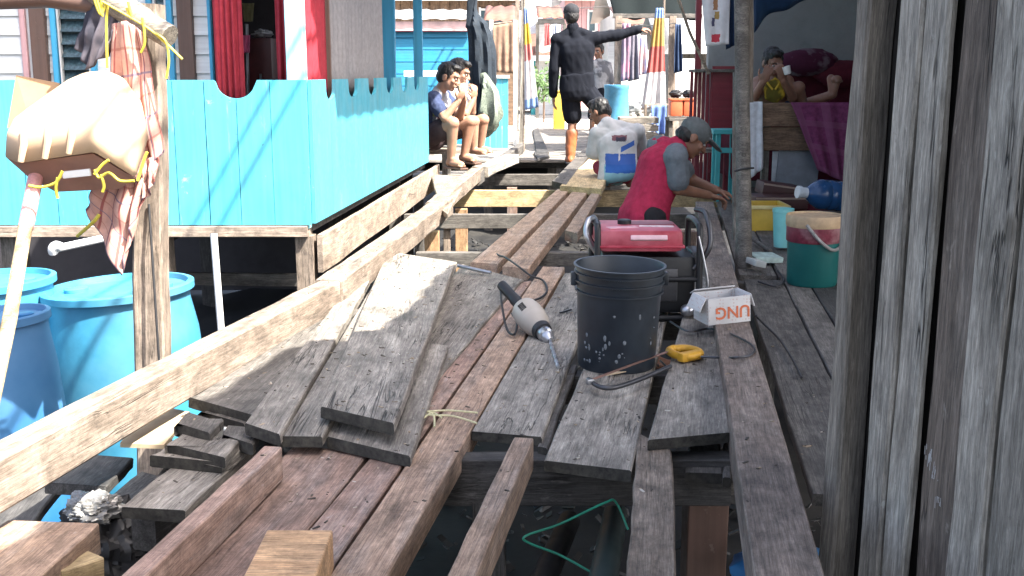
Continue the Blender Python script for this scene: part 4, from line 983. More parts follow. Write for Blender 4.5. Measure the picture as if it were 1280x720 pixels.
rod_ = MB(); rod_.tube([Q(845,-10,8.6), Q(862,40,8.7), Q(886,92,8.8)], .012, 8); solo('diagonal_pole', 'thin pale pole leaning diagonally above the maroon kiosk', 'pole', rod_, M['pale'])

# ================================================================== TOOLS ON THE BOARDS
# black bucket
Yb = 3.42; cb = P(771, 459, .002); r = .147; h = .345
t = thing('black_bucket', 'big black plastic bucket with three rim rings, paint splashes near the base', 'bucket', cb)
cb = cb+V(0, .03, .002); ax = V(.018, -.03, 1).normalized()
obj('body', MB().lathe([(r*.86, 0), (r*.88, .008), (r*.945, h*.72), (r*.95, h*.74), (r*1.0, h*.745), (r*1.0, h*.76), (r*.955, h*.765), (r*.965, h*.835), (r*1.015, h*.84), (r*1.015, h*.855), (r*.97, h*.86), (r*.975, h*.915), (r*1.025, h*.92), (r*1.025, h*.935), (r*.985, h*.94), (r*.99, h*.985), (r*1.04, h*.985), (r*1.04, h), (r*.985, h), (r*.96, h*.98), (r*.86, .012), (.001, .012)], cb, ax, 64), M['bucket'], t)
mb = MB(); rr = random.Random(4)
for k in range(30):                                   # dried plaster splashes
    w = rr.uniform(-2.6, -.5); hh = rr.uniform(.03, .13)*(1 if rr.random() < .8 else 1.6); q = r*(.88+.065*hh/(h*.72))+.0012
    p = cb+ax*hh+V(math.cos(w)*q, math.sin(w)*q, 0); s_ = rr.uniform(.0015, .006)
    M3 = Matrix((V(-math.sin(w), math.cos(w), 0), V(0,0,1), V(math.cos(w), math.sin(w), 0))).transposed()
    mb.ell(p, (s_, s_*rr.uniform(.6, 2.2), .0012), M3, 8, 4)
tag(obj('splashes', mb, plain('grey_plaster', (.12, .135, .15), .9, 0, .4, 80), t), kind='stuff')
for s_ in (-1, 1):
    obj('ear', MB().box(cb+ax*h*.86+V(s_*r*1.03, 0, 0), (.02, .03, .045), bev=.005), M['bucket'], t)
mb = MB(); pts = [cb+ax*h*.86+V(-r*1.05, 0, 0)]
for k in range(1, 12):
    a_ = math.pi*k/12; pts.append(cb+ax*h*.86+V(-math.cos(a_)*r*1.08, r*1.0*math.sin(a_)+.03, -.10*math.sin(a_)))
pts.append(cb+ax*h*.86+V(r*1.05, 0, 0)); mb.tube(pts, .003, 8); obj('handle', mb, M['steel'], t)

# red and black generator
g = P(803, 402, .002); g = V(g.x+.02, g.y+.17, .002)
t = thing('generator', 'red and black portable generator with tube frame behind the black bucket', 'generator', g)
W_, D_, H_ = .40, .32, .37
def gp(x, y, z): return g+V(x*W_, y*D_, z*H_)
mb = MB(); rt = .013
for sx in (-.5, .5):
    mb.tube(spline([gp(sx*.9, -.5, .03), gp(sx, -.5, .12), gp(sx, -.46, .9), gp(sx, -.3, 1.02), gp(sx, .3, 1.02), gp(sx, .46, .9), gp(sx, .5, .12), gp(sx*.9, .5, .03)], 5), rt, 10)
for sy in (-.5, .5): mb.tube([gp(-.45, sy, .03), gp(.45, sy, .03)], rt, 10)
mb.tube([gp(-.5, -.48, .45), gp(.5, -.48, .45)], rt*.8, 10); mb.tube([gp(-.5, .48, .45), gp(.5, .48, .45)], rt*.8, 10)
obj('tube_frame', mb, M['black'], t)
obj('engine_block', MB().box(gp(.02, 0, .38), (W_*.92, D_*.84, H_*.62), bev=.02), M['black'], t)
obj('control_panel', MB().box(gp(.0, -.42, .38), (W_*.6, .012, H_*.36), bev=.006), M['darksteel'], t)
tk = obj('fuel_tank', MB().box(gp(-.075, 0, .86), (W_*.84, D_*.98, H_*.25), bev=.03), M['redpl'], t)
obj('tank_seam', MB().box(gp(-.075, 0, .80), (W_*.86, D_*1.0, .012), bev=.004), M['redpl'], tk)
obj('decal', MB().box(gp(.0, -.475, .89), (W_*.36, .026, .02), Euler((R(-30), 0, R(0))), bev=.004), plain('pale_pink_decal', (.66, .42, .45), .5), tk)
obj('decal', MB().box(gp(-.25, -.30, .985), (W_*.3, .05, .004), Euler((0, 0, .25)), bev=.001), plain('faded_pink_decal', (.6, .3, .34), .5, 0, .3, 30), tk)
obj('decal', MB().box(gp(.1, -.2, .985), (W_*.34, .035, .004), Euler((0, 0, -.12)), bev=.001), plain('pale_tank_decal', (.62, .5, .5), .5, 0, .3, 30), tk)
obj('tank_panel', MB().box(gp(.05, .1, .984), (W_*.5, .10, .005), Euler((0, 0, .0)), bev=.002), plain('dark_red_panel', (.16, .02, .03), .5), tk)
obj('fuel_cap', MB().lathe([(.028, 0), (.028, .016), (.022, .02), (.001, .02)], gp(-.2, .05, .98), None, 24), M['black'], tk)
mb = MB(); mb.tube(spline([gp(.46, -.4, .55), gp(.6, -.45, .8), gp(.58, -.3, 1.12), gp(.5, -.1, 1.16)], 6), .011, 10); obj('handle', mb, M['darksteel'], t)
mb = MB(); mb.tube(spline([gp(-.5, -.3, .72), gp(-.6, -.32, .9), gp(-.57, -.2, 1.06), gp(-.47, -.05, 1.0)], 6), .012, 10); obj('handle', mb, M['steel'], t)
mb = MB(); mb.tube(spline([gp(.48, -.52, .92), gp(.53, -.54, .7), gp(.58, -.56, .42), gp(.55, -.56, .3)], 6), .004, 8); obj('pull_cord', mb, M['steel'], t)
obj('muffler', MB().box(gp(.52, .05, .55), (.05, D_*.5, .12), bev=.012), M['darksteel'], t)
for sx in (-.3, .3): obj('foot', MB().box(gp(sx, -.3, .01), (.05, .05, .02), bev=.004), M['rubber'], t)
obj('plug', MB().ell(gp(.38, -.62, .14), (.028, .03, .025)), M['steel'], t)

# printed carton
bc = P(903, 403, .079); t = thing('paper_carton', 'small white carton with orange red letters, upside down on the edge beam', 'carton', bc)
bw_, bh_, bd_ = .165, .098, .13; Rz = Matrix.Rotation(R(14), 3, 'Z'); Ry = Matrix.Rotation(R(-3), 3, 'Y')
RB = Rz @ Ry; bc = bc+V(.008, bd_/2, bh_/2-.004)
s = NT('white_carton_dots'); v = s.coords(); f = s.scaled(s.raw, (80, 80, 80)); vo = s.n('TexVoronoi', i_Scale=1.0); s.set(vo, 'Vector', f); s.set(vo, 'Randomness', .25)
dots = s.math('LESS_THAN', vo.outputs['Distance'], .26); nn = s.noise(v, 12, 5)
c = s.mix(s.ramp(nn, [(.35, 0), (.7, .6)]), (.62, .61, .60), (.42, .42, .42)); c = s.mix(s.math('MULTIPLY', dots, .45), c, (.45, .24, .2)); s.bump(nn, .2, .004); s.out(c, .8)
M['carton'] = s.m
def bx_(x, y, z, sx, sy, sz, E=None):
    return MB().box(bc + RB @ V(x*bw_, y*bd_, z*bh_), (sx, sy, sz), RB @ E if E is not None else RB, bev=.0015)
obj('front_panel', bx_(0, -.5, 0, bw_, .004, bh_), M['carton'], t); obj('back_panel', bx_(0, .5, 0, bw_, .004, bh_), M['carton'], t)
obj('side_panel', bx_(-.5, 0, 0, .004, bd_-.005, bh_), M['carton'], t); obj('side_panel', bx_(.5, 0, 0, .004, bd_-.005, bh_), M['carton'], t)
obj('bottom_panel', bx_(0, 0, -.5, bw_-.006, bd_-.006, .004), M['carton'], t)
obj('flap', bx_(-.62, -.05, .28, .004, bd_*.9, .055, Matrix.Rotation(R(28), 3, 'Y')), M['carton'], t)
obj('flap', bx_(.56, -.05, .30, .004, bd_*.9, .05, Matrix.Rotation(R(-18), 3, 'Y')), M['carton'], t)
obj('flap', bx_(0, .62, .5, bw_*.98, .05, .004, Matrix.Rotation(R(-25), 3, 'X')), M['carton'], t)
cu_ = bpy.data.curves.new('letters', 'FONT'); cu_.body = 'UNG'; cu_.size = .062; cu_.extrude = .0008; cu_.align_x = 'CENTER'; cu_.align_y = 'CENTER'; cu_.offset = .001
to = bpy.data.objects.new('letters_src', cu_); col.objects.link(to); bpy.context.view_layer.update()
me = bpy.data.meshes.new_from_object(to.evaluated_get(bpy.context.evaluated_depsgraph_get())); bpy.data.objects.remove(to)
me.materials.clear(); me.materials.append(plain('orange_red_ink', (.60, .16, .07), .7, 0, .25, 60))
T = Matrix((RB @ V(-1, 0, 0), RB @ V(0, 0, -1), RB @ V(0, -1, 0))).transposed().to_4x4(); T.translation = bc+RB @ V(.012, -.5*bd_-.003, -.006)
put(bpy.data.objects.new('letters', me), T, t)

# drill
t = thing('electric_drill', 'beige grey electric drill with black grip and a long bit, lying on the planks', 'drill', P(676, 428, .03))
ctr = Q(664, 397, 4.05); tip = P(698, 459, .012); chn = Q(690, 428, 3.88)
ad = (chn-ctr).normalized(); gpos = Q(627, 356, 4.22)
rb = .056; bk = ctr-ad*.06; L = (chn-bk).length
obj('motor_body', MB().lathe([(.001, -.022), (rb*.6, -.02), (rb*.92, -.004), (rb, .02), (rb*1.02, .075), (rb*.97, .085), (rb*.97, .09), (rb*.9, .12), (rb*.62, .155), (rb*.55, .17), (.001, .17)], bk, ad, 28), M['drillb'], t)
obj('collar', MB().lathe([(rb*.66, .15), (rb*.68, .153), (rb*.62, .175), (.001, .175)], bk, ad, 24), M['rubber'], t)
obj('chuck', MB().lathe([(rb*.5, .175), (rb*.52, .18), (rb*.52, .2), (rb*.4, .205), (rb*.4, .225), (rb*.2, .24), (.001, .24)], bk, ad, 24), M['steel'], t)
b_s = bk+ad*.235
mb = MB(); mb.tube([b_s, tip], .0055, 8)
pts = []; dd = tip-b_s; e1 = dd.normalized().orthogonal().normalized(); e2 = dd.normalized().cross(e1)
for k in range(60): f = k/59; pts.append(b_s+dd*f+(e1*math.cos(f*40)+e2*math.sin(f*40))*.0055)
mb.tube(pts, .0022, 5); obj('drill_bit', mb, M['steel'], t)
hp = [ctr-ad*.02, ctr.lerp(gpos, .35), ctr.lerp(gpos, .6), gpos]
hd = (gpos-ctr).normalized()
mb = MB(); mb.tube(spline(hp, 6), [.026]*6+[.023]*6+[.021]*6+[.02], 14); obj('grip', mb, M['black'], t)
obj('trigger', MB().box(ctr.lerp(gpos, .42)+ad*.027, (.018, .018, .035), hd.to_track_quat('Z', 'Y').to_matrix(), bev=.004), M['rubber'], t)
vv = (Vector((0, 0, CAMH))-ctr); vv = (vv.normalized()*V(1, 1, 1)); vv = (vv-ad*vv.dot(ad)).normalized(); sd = ad.cross(vv)
for k in range(5): obj('vent_slot', MB().box(bk+ad*(.028+.009*k)+vv*(rb*1.0), (.0035, .024, .006), Matrix((ad, sd, vv)).transposed()), M['rubber'], t)
mb = MB(); mb.tube(spline([gpos, gpos+hd*.01+V(0,0,-.01), Q(626,364,4.2), Q(628,385,4.1), P(634,412,.02), P(643,418,.018), P(646,404,.018), P(640,392,.018)], 6), .0045, 8); obj('cable', mb, M['rubber'], t)
mb = MB(); mb.tube(spline([P(655,379,.014), P(676,372,.012), P(684,362,.012), P(678,350,.012), P(664,345,.03), P(648,333,.06), P(632,322,.05), P(622,318,.03), P(610,306,-.02)], 6), .005, 8); obj('power_cord', mb, M['rubber'], t)
# hacksaw
t = thing('hacksaw', 'hacksaw with yellow orange handle and dark tube frame lying by the bucket', 'saw', P(800, 462, .036))
z = .036
def hz(px, py, dz=0.0): return P(px, py, z+dz)
mb = MB(); mb.tube(spline([hz(838,458), hz(800,474), hz(770,484), hz(752,484), hz(740,478), hz(736,474)], 6), .0075, 10); obj('frame', mb, M['darksteel'], t)
a, b = hz(742,474,.004), hz(834,440,.012); dirb = (b-a).normalized(); nb = V(dirb.y, -dirb.x, 0)
mb = MB(); mb.prism([a+nb*.006, b+nb*.006, b-nb*.006, a-nb*.006], (0, 0, .0016)); obj('blade', mb, plain('rusty_blade', (.30, .17, .13), .45, .5), t)
hc = P(852, 441, .045); hx = (P(872,448,.045)-P(834,436,.045)).normalized(); hy = V(-hx.y, hx.x, 0)
pts = [hc+hx*x+hy*y+V(0, 0, .0) for (x, y) in ((-.058, .012), (-.04, .05), (-.005, .062), (.035, .05), (.055, .02), (.05, -.025), (.01, -.035), (-.04, -.02), (-.058, .012))]
mb = MB(); mb.tube(spline(pts, 5), .0135, 12); obj('handle', mb, M['saw'], t)
obj('handle_plate', MB().box(hc+hx*.046+hy*-.006, (.03, .085, .03), Matrix((hx, hy, V(0,0,1))).transposed(), bev=.006), M['saw'], t)
mb = MB(); mb.box(hz(737,477,.004), (.02, .02, .018), Euler((0, 0, .4)), bev=.003); obj('blade_clamp', mb, M['steel'], t)
# wire loop, metal rod, twine, screwdriver-like bits
mb = MB(); mb.tube(spline([P(838,402,.045), P(860,414,.042), P(885,411,.042), P(905,414,.06), P(920,420,.082), P(938,430,.082), P(943,438,.082), P(935,445,.082), P(918,447,.082), P(900,447,.05), P(876,446,.045)], 6), .004, 8); solo('wire_loop', 'dark wire looping from the hacksaw handle over the edge beam', 'wire', mb, M['darksteel'])
mb = MB(); mb.tube(spline([P(945,395,.05), P(955,405,.012), P(975,425,.008), P(990,448,.008), P(1002,472,.008)], 6), .004, 8); solo('thin_cable', 'thin dark cable trailing over the stall floor planks', 'cable', mb, M['rubber'])
mb = MB(); mb.tube(spline([P(948,352,.008), P(970,358,.008), P(980,350,.008), P(972,338,.008)], 6), .0045, 8); solo('thin_cable', 'short dark cable curl on the stall floor below the torn carton', 'cable', mb, M['rubber'])
mb = MB(); mb.tube([P(572,332,.05), P(614,341,.03)], .009, 12); solo('metal_rod', 'short silvery metal tube at the far end of the planks', 'rod', mb, M['steel'])
t = thing('plastic_twine', 'pale plastic twine strands across the reddish boards beside the pile', 'twine', P(545, 518, .02))
for pts in ([(506,506),(525,514),(560,513),(597,516)], [(510,508),(530,518),(565,520),(596,529)], [(514,512),(540,517),(543,533)], [(508,510),(524,524),(540,516),(552,522)]):
    mb = MB(); mb.tube(spline([P(a, b, .028) for (a, b) in pts], 6), .0028, 6); obj('strand', mb, M['twine'], t)
for (px, py) in ((700,391),):
    mb = MB(); mb.tube([P(px, py, .008), P(px+14, py-4, .008)], .004, 6); solo('nail', 'dark bent nail on the plank beside the drill', 'nail', mb, M['darksteel'])
t = thing('paper_scrap', 'small torn pale paper scrap at the foot of the black bucket', 'paper', P(772,464,.006)); mb = MB(); mb.prism([P(757,470,.012), P(800,462,.012), P(806,456,.012), P(775,461,.012)], (0, 0, .003)); obj('sheet', mb, M['cardp'], t)

# ================================================================== PEOPLE
def remeshed(name, mb, mat, parent, voxel=.007, smooth=4, amp=0.0, fr_=22, seed=0):
    """overlapping closed pieces fused into one continuous skin"""
    me = bpy.data.meshes.new('src'); me.from_pydata([tuple(v) for v in mb.v], [], mb.f); me.update()
    bm = bmesh.new(); bm.from_mesh(me); bmesh.ops.recalc_face_normals(bm, faces=bm.faces[:]); bm.to_mesh(me); bm.free()
    so_ = bpy.data.objects.new('src', me); col.objects.link(so_)
    md = so_.modifiers.new('r', 'REMESH'); md.mode = 'VOXEL'; md.voxel_size = voxel; md.use_smooth_shade = True
    if smooth: sm_ = so_.modifiers.new('s', 'SMOOTH'); sm_.factor = .5; sm_.iterations = smooth
    bpy.context.view_layer.update()
    m2 = bpy.data.meshes.new_from_object(so_.evaluated_get(bpy.context.evaluated_depsgraph_get()))
    bpy.data.objects.remove(so_); bpy.data.meshes.remove(me)
    if amp:
        ns = [v.normal.copy() for v in m2.vertices]
        for v, n_ in zip(m2.vertices, ns):
            q = Vector((v.co.x*fr_, v.co.y*fr_, v.co.z*fr_*.55+v.co.x*fr_*.5))
            v.co += n_*amp*(noise.noise(q+V(seed, 0, 0))+.5*noise.noise(q*2.3))
    c = sum((v.co for v in m2.vertices), Vector())/len(m2.vertices)
    m2.transform(Matrix.Translation(-c))
    for p in m2.polygons: p.use_smooth = True
    m2.materials.clear(); m2.materials.append(mat); m2.name = name
    return put(bpy.data.objects.new(name, m2), Matrix.Translation(c), parent)
def skin(name, c):
    s = NT(name); v = s.coords(); n = s.noise(v, 18, 5, .6); cc = s.mix(1.0, c, s.ramp(n, [(.3, .85), (.7, 1.12)]), 'MULTIPLY')
    s.set(s.b, 'Subsurface Weight', .12); s.set(s.b, 'Subsurface Radius', (.02, .008, .004)); s.bump(n, .1, .002); return s.out(cc, .5, 0, .4)
M['skin1'] = skin('brown_skin', (.25, .125, .08)); M['skin2'] = skin('tan_skin', (.38, .21, .14)); M['skin3'] = skin('dark_brown_skin', (.24, .125, .085))
M['hair'] = plain('black_hair', (.012, .011, .011), .55, 0, .4, 90, .6)
M['lip'] = plain('lip', (.22, .08, .065), .5); M['eye'] = plain('eye_dark', (.02, .015, .012), .2); M['eyew'] = plain('eye_white', (.6, .57, .53), .3)

def axes3(fwd, up):
    f = Vector(fwd).normalized(); u = Vector(up); u = (u-f*u.dot(f)).normalized(); return f, u, u.cross(f).normalized()   # forward, up, left
def head_shapes(mb, c, fwd, up, k=1.0):
    f, u, l = axes3(fwd, up); Mh = Matrix((l, f, u)).transposed()
    at = lambda x, y, z: c + (l*x+f*y+u*z)*k
    mb.ell(at(0, -.012, .022), (.074*k, .094*k, .092*k), Mh)
    mb.ell(at(0, .026, -.04), (.058*k, .060*k, .072*k), Mh)
    mb.ell(at(0, .058, -.092), (.028*k, .024*k, .022*k), Mh)
    mb.capsule(at(0, .086, .012), at(0, .108, -.028), .009*k, .015*k)
    mb.capsule(at(-.035, .074, .026), at(.035, .074, .026), .016*k, .016*k)
    for s_ in (-1, 1):
        mb.ell(at(s_*.075, -.008, -.012), (.012*k, .022*k, .034*k), Mh); mb.ell(at(s_*.038, .062, -.024), (.022*k, .02*k, .022*k), Mh)
        mb.ell(at(s_*.016, .098, -.03), (.010*k, .01*k, .008*k), Mh)
    mb.capsule(at(-.02, .083, -.062), at(.02, .083, -.062), .009*k, .009*k)
    return at, Mh
def face_parts(parent, c, fwd, up, k=1.0):
    f, u, l = axes3(fwd, up); Mh = Matrix((l, f, u)).transposed(); at = lambda x, y, z: c + (l*x+f*y+u*z)*k
    for s_ in (-1, 1):
        e = obj('eye', MB().ell(at(s_*.031, .080, .002), (.014*k, .008*k, .007*k), Mh, 12, 8), M['eyew'], parent)
        obj('iris', MB().ell(at(s_*.031, .0865, .002), (.006*k, .003*k, .006*k), Mh, 10, 6), M['eye'], e)
        obj('eyebrow', MB().capsule(at(s_*.016, .092, .022), at(s_*.046, .082, .024), .005*k, .004*k, 8), M['hair'], parent)
    obj('mouth', MB().ell(at(0, .092, -.063), (.022*k, .006*k, .007*k), Mh, 12, 8), M['lip'], parent)
def hand_shapes(mb, wr, dirn, nrm, curl=.5, thumb=1, k=1.0):
    d = Vector(dirn).normalized(); n = Vector(nrm); n = (n-d*n.dot(d)).normalized(); s_ = d.cross(n)*thumb   # n: out of the back of the hand
    Mh = Matrix((s_, n, d)).transposed()
    mb.ell(wr+d*.045*k, (.042*k, .017*k, .052*k), Mh, 14, 10)
    for i, (o, L) in enumerate(((.03, .072), (.010, .082), (-.011, .076), (-.031, .058))):
        a = wr+d*.085*k+s_*o*k; a1 = a+(d*math.cos(curl*.6)-n*math.sin(curl*.6))*L*.5*k+s_*o*.15*k; a2 = a1+(d*math.cos(curl*1.7)-n*math.sin(curl*1.7))*L*.55*k
        mb.capsule(a, a1, .0095*k, .0088*k, 8); mb.capsule(a1, a2, .0088*k, .007*k, 8)
    a = wr+d*.025*k+s_*.032*k; a1 = a+(d*.7+s_*.7-n*.25).normalized()*.042*k; a2 = a1+(d*.9+s_*.2-n*.5*curl).normalized()*.032*k
    mb.capsule(a, a1, .013*k, .0105*k, 8); mb.capsule(a1, a2, .0105*k, .008*k, 8)
def foot_shapes(mb, an, toe, k=1.0, extra=0.0):
    d = (toe-an); d.z = 0; L = d.length; d.normalize(); u = V(0,0,1); s_ = d.cross(u)
    Mf = Matrix((s_, d, u)).transposed(); zb_ = toe.z
    mb.capsule(an, V(an.x, an.y, zb_+.035)-d*.025, .036*k+extra, .034*k+extra)
    mb.ell(V(an.x, an.y, zb_+.03)+d*(L*.45), (.042*k+extra, L*.62, .032*k+extra), Mf)
    mb.capsule(an, V(an.x, an.y, zb_+.03)+d*L*.75, .034*k+extra, .022*k+extra)
    if extra == 0:
        for i in range(5): mb.capsule(V(an.x, an.y, zb_+.014)+d*(L*.85)+s_*(.03-.0155*i), V(an.x, an.y, zb_+.012)+d*(L*(1.08-.045*i))+s_*(.034-.017*i), .0105, .0085, 8)
def torso_shapes(mb, J, k=1.0, e=0.0, lower=True, upper=True, balls=True):
    sl, sr, hl, hr = J['shl'], J['shr'], J['hil'], J['hir']
    sm_ = (sl+sr)/2; hm = (hl+hr)/2; up = (J['neck']-hm).normalized(); lat = (sl-sr); lat = (lat-up*lat.dot(up)).normalized(); fw = lat.cross(up)*-1
    Mt = Matrix((lat, fw, up)).transposed(); ln = (sm_-hm).length
    at = lambda t: hm.lerp(sm_, t)
    T = []
    lo_, hi_ = (-.20 if lower else .0), (1.0 if upper else .30)
    prof = [(-.22, .10, .085), (-.14, .145, .108), (-.02, .165, .118), (.15, .158, .108), (.35, .146, .10), (.55, .155, .107), (.75, .172, .116), (.88, .172, .105), (.96, .14, .085), (1.03, .07, .055)]
    if not upper: prof = [(-.22, .10, .085), (-.14, .145, .108), (-.02, .165, .118), (.15, .158, .11), (.30, .15, .105), (.34, .11, .08)]
    b = len(mb.v); sg = 24
    for (tt, hw, hd) in prof:
        if e > 0 and upper: hw = max(hw, .150 if -.1 < tt < .6 else 0)
        for q_ in range(sg):
            a_ = 2*math.pi*q_/sg; ca, sa = math.cos(a_), math.sin(a_)
            ca = math.copysign(abs(ca)**.85, ca); sa = math.copysign(abs(sa)**.85, sa)
            mb.v.append(at(tt)+(lat*ca*(hw*k+e)+fw*sa*(hd*k+e)))
    nr_ = len(prof)
    for i_ in range(nr_-1):
        for q_ in range(sg): mb.f.append((b+i_*sg+q_, b+i_*sg+(q_+1) % sg, b+(i_+1)*sg+(q_+1) % sg, b+(i_+1)*sg+q_))
    mb.f.append(tuple(b+q_ for q_ in reversed(range(sg)))); mb.f.append(tuple(b+(nr_-1)*sg+q_ for q_ in range(sg)))
    if upper:
        mb.capsule(at(.95), J['neck'], .080*k+e, .054*k+e*.5)
        for s_ in (sl, sr):
            mb.capsule(J['neck'], s_, .045*k+e*.6, .05*k+e*.6)
            if balls: mb.capsule(at(.90).lerp(s_, .55), s_, .066*k+e, .056*k+e)
def limb(mb, a, b, c, r, e=0.0, t=1.0):
    """upper and lower segment with radii r = (top, mid, mid2, end); t < 1 stops on the way"""
    mb.capsule(a, b, r[0]+e, r[1]+e)
    if t > 0: mb.capsule(b, b.lerp(c, t), r[2]+e, r[2]+(r[3]-r[2])*t+e)
ARM = (.050, .040, .041, .027); LEG = (.086, .058, .055, .036)
def person(label, J, mats, base, k=1.0, voxel=.0065, face=True, hair='short', shirt=None, shorts=None, hands=(), bare_feet=True, group='people at work on the boardwalk', calf=True):
    t = thing('person', label, 'person', base, group)
    mb = MB(); at, Mh = head_shapes(mb, J['head'], J['fwd'], J['up'], k*1.0)
    f, u, l = axes3(J['fwd'], J['up'])
    mb.capsule(J['neck'], J['head']-u*.05*k-f*.015*k, .054*k, .052*k)
    torso_shapes(mb, J, k)
    arm = tuple(x*k for x in ARM); leg = tuple(x*k for x in LEG)
    for s_ in 'lr':
        limb(mb, J['sh'+s_], J['el'+s_], J['wr'+s_], arm)
        limb(mb, J['hi'+s_], J['kn'+s_], J['an'+s_], leg)
        kc = J['kn'+s_].lerp(J['an'+s_], .3); dv = (J['an'+s_]-J['kn'+s_]).normalized()
        bk_ = (J['kn'+s_]-(J['hi'+s_]+J['an'+s_])/2); bk_ = bk_.normalized() if bk_.length > .05 else V(0, -1, 0)
        mb.capsule(kc-bk_*.022*k-dv*.05*k, kc-bk_*.018*k+dv*.08*k, .046*k, .036*k)
        foot_shapes(mb, J['an'+s_], J['to'+s_], k)
    for h_ in hands: hand_shapes(mb, *h_, k=k)
    body = remeshed('body', mb, mats['skin'], t, voxel, 3)
    if face: face_parts(t, J['head'], J['fwd'], J['up'], k)
    if hair:
        mb = MB()
        hx = lambda x, y, z: J['head'] + (l*x+f*y+u*z)*k
        mb.ell(hx(0, -.022, .038), (.081*k, .094*k, .088*k), Mh); mb.ell(hx(0, -.045, -.005), (.074*k, .068*k, .075*k), Mh)
        mb.ell(hx(0, .035, .092), (.06*k, .055*k, .03*k), Mh)
        for s_ in (-1, 1): mb.ell(hx(s_*.066, .012, .025), (.016*k, .02*k, .045*k), Mh)
        remeshed('hair', mb, M['hair'], t, .006, 2, .006, 60, 3)
    if shirt:
        mb = MB(); e = shirt.get('e', .014)
        hm = (J['hil']+J['hir'])/2
        torso_shapes(mb, J, k, e, lower=shirt.get('lower', True), balls=not shirt.get('sleeve_mat'))
        if shirt.get('neckcut', True):
            pass
        if not shirt.get('sleeve_mat'):
            for s_ in 'lr':
                tl = shirt.get('len', .6)
                if tl <= 1: mb.capsule(J['sh'+s_], J['sh'+s_].lerp(J['el'+s_], tl), (ARM[0]+.004)*k+e, (ARM[1]+.008)*k+e)
                else: limb(mb, J['sh'+s_], J['el'+s_], J['wr'+s_], arm, e*.9, tl-1)
        so_ = remeshed('shirt', mb, shirt['mat'], t, voxel*1.15, 14, .010, 9, 5)
        if shirt.get('sleeve_mat'):
            for s_ in 'lr':
                m = MB(); m.capsule(J['sh'+s_].lerp(J['neck'], .18), J['sh'+s_], (ARM[0]+.006)*k+e*.7, (ARM[0]+.006)*k+e*.7); m.capsule(J['sh'+s_], J['sh'+s_].lerp(J['el'+s_], shirt.get('len', .6)), (ARM[0]+.006)*k+e*.7, (ARM[1]+.012)*k+e*.7)
                remeshed('sleeve', m, shirt['sleeve_mat'], t, voxel, 3, .006, 22, 8)
    if shorts:
        mb = MB(); e = shorts.get('e', .018); hm = (J['hil']+J['hir'])/2
        torso_shapes(mb, J, k, e, upper=False)
        for s_ in 'lr':
            tl = shorts.get('len', .8)
            if tl <= 1: mb.capsule(J['hi'+s_], J['hi'+s_].lerp(J['kn'+s_], tl), LEG[0]*k+e, (LEG[1]+.012)*k+e)
            else: limb(mb, J['hi'+s_], J['kn'+s_], J['an'+s_], leg, e, tl-1)
        remeshed('shorts', mb, shorts['mat'], t, voxel*1.15, 6, .009, 10, 9)
    return t, at, Mh, (f, u, l)

# --- man in black, standing, seen from behind, arm stretched to the right
Y1 = 12.2
q = lambda x, y, dy=0.0: Q(x, y, Y1+dy)
J = dict(head=q(714, 19, .02), fwd=V(-.12, 1, -.05), up=V(0, 0, 1), neck=q(716, 38), shl=q(697, 50), shr=q(745, 48), ell=q(692, 88, -.02), wrl=q(692, 119, .05), elr=q(776, 43, .02), wrr=q(799, 37, .02),
         hil=q(712, 112), hir=q(731, 112), knl=q(716, 150, .03), anl=q(713, 192, -.02), tol=q(711, 202, .2), knr=q(757, 143, -.1), anr=q(764, 190, .25), tor=q(768, 199, .45))
M['blackc'] = fabric('black_cloth', (.0055, .007, .012)); 
t, at, Mh, (f, u, l) = person('standing man in black with orange boots, back turned, arm stretched to the flag', J, dict(skin=M['skin1']), V(J['anl'].x, Y1, 0), face=True, hair=None,
    shirt=dict(mat=M['blackc'], len=1.95, e=.024), shorts=dict(mat=M['blackc'], len=.86, e=.032), hands=((J['wrl'], V(0, .05, -1), V(-1, -.2, 0), .4, 1), (J['wrr'], V(1, 0, .05), V(0, -.3, 1), .9, 1)))
mb = MB(); mb.ell(J['head']-u*.012-f*.035, (.079, .074, .085), Mh); remeshed('hair', mb, M['hair'], t, .006, 2, .005, 60)
mb = MB(); mb.ell(J['head']+u*.042-f*.008, (.087, .105, .084), Mh); mb.ell(J['head']+u*.04+f*.11, (.07, .08, .010), Mh)
remeshed('cap', mb, fabric('charcoal_cap', (.03, .031, .035)), t, .007, 3, .003)
mb = MB(); mb.capsule(J['neck']-V(0,0,.01), J['neck']+V(0,0,.03), .074, .070); remeshed('collar', mb, M['blackc'], t, .007, 3, .004)
M['boot'] = plain('orange_rubber', (.36, .11, .035), .5, 0, .3, 12, .1, dirt=(.06, .04, .03), dirtf=.85)
for s_ in 'lr':
    mb = MB(); a, b = J['an'+s_], J['kn'+s_]; mb.capsule(a, a.lerp(b, .60), .058, .070); foot_shapes(mb, a, J['to'+s_], 1.0, .014)
    o = remeshed('boot', mb, M['boot'], t, .008, 3, .004)
    m = MB(); d_ = J['to'+s_]-a; d_.z = 0; d_.normalize(); c_ = V(a.x, a.y, J['to'+s_].z+.004)+d_*.07
    m.box(c_, (.10, .28, .022), Matrix((V(d_.y, -d_.x, 0), d_, V(0,0,1))).transposed(), bev=.008); obj('sole', m, M['rubber'], o)

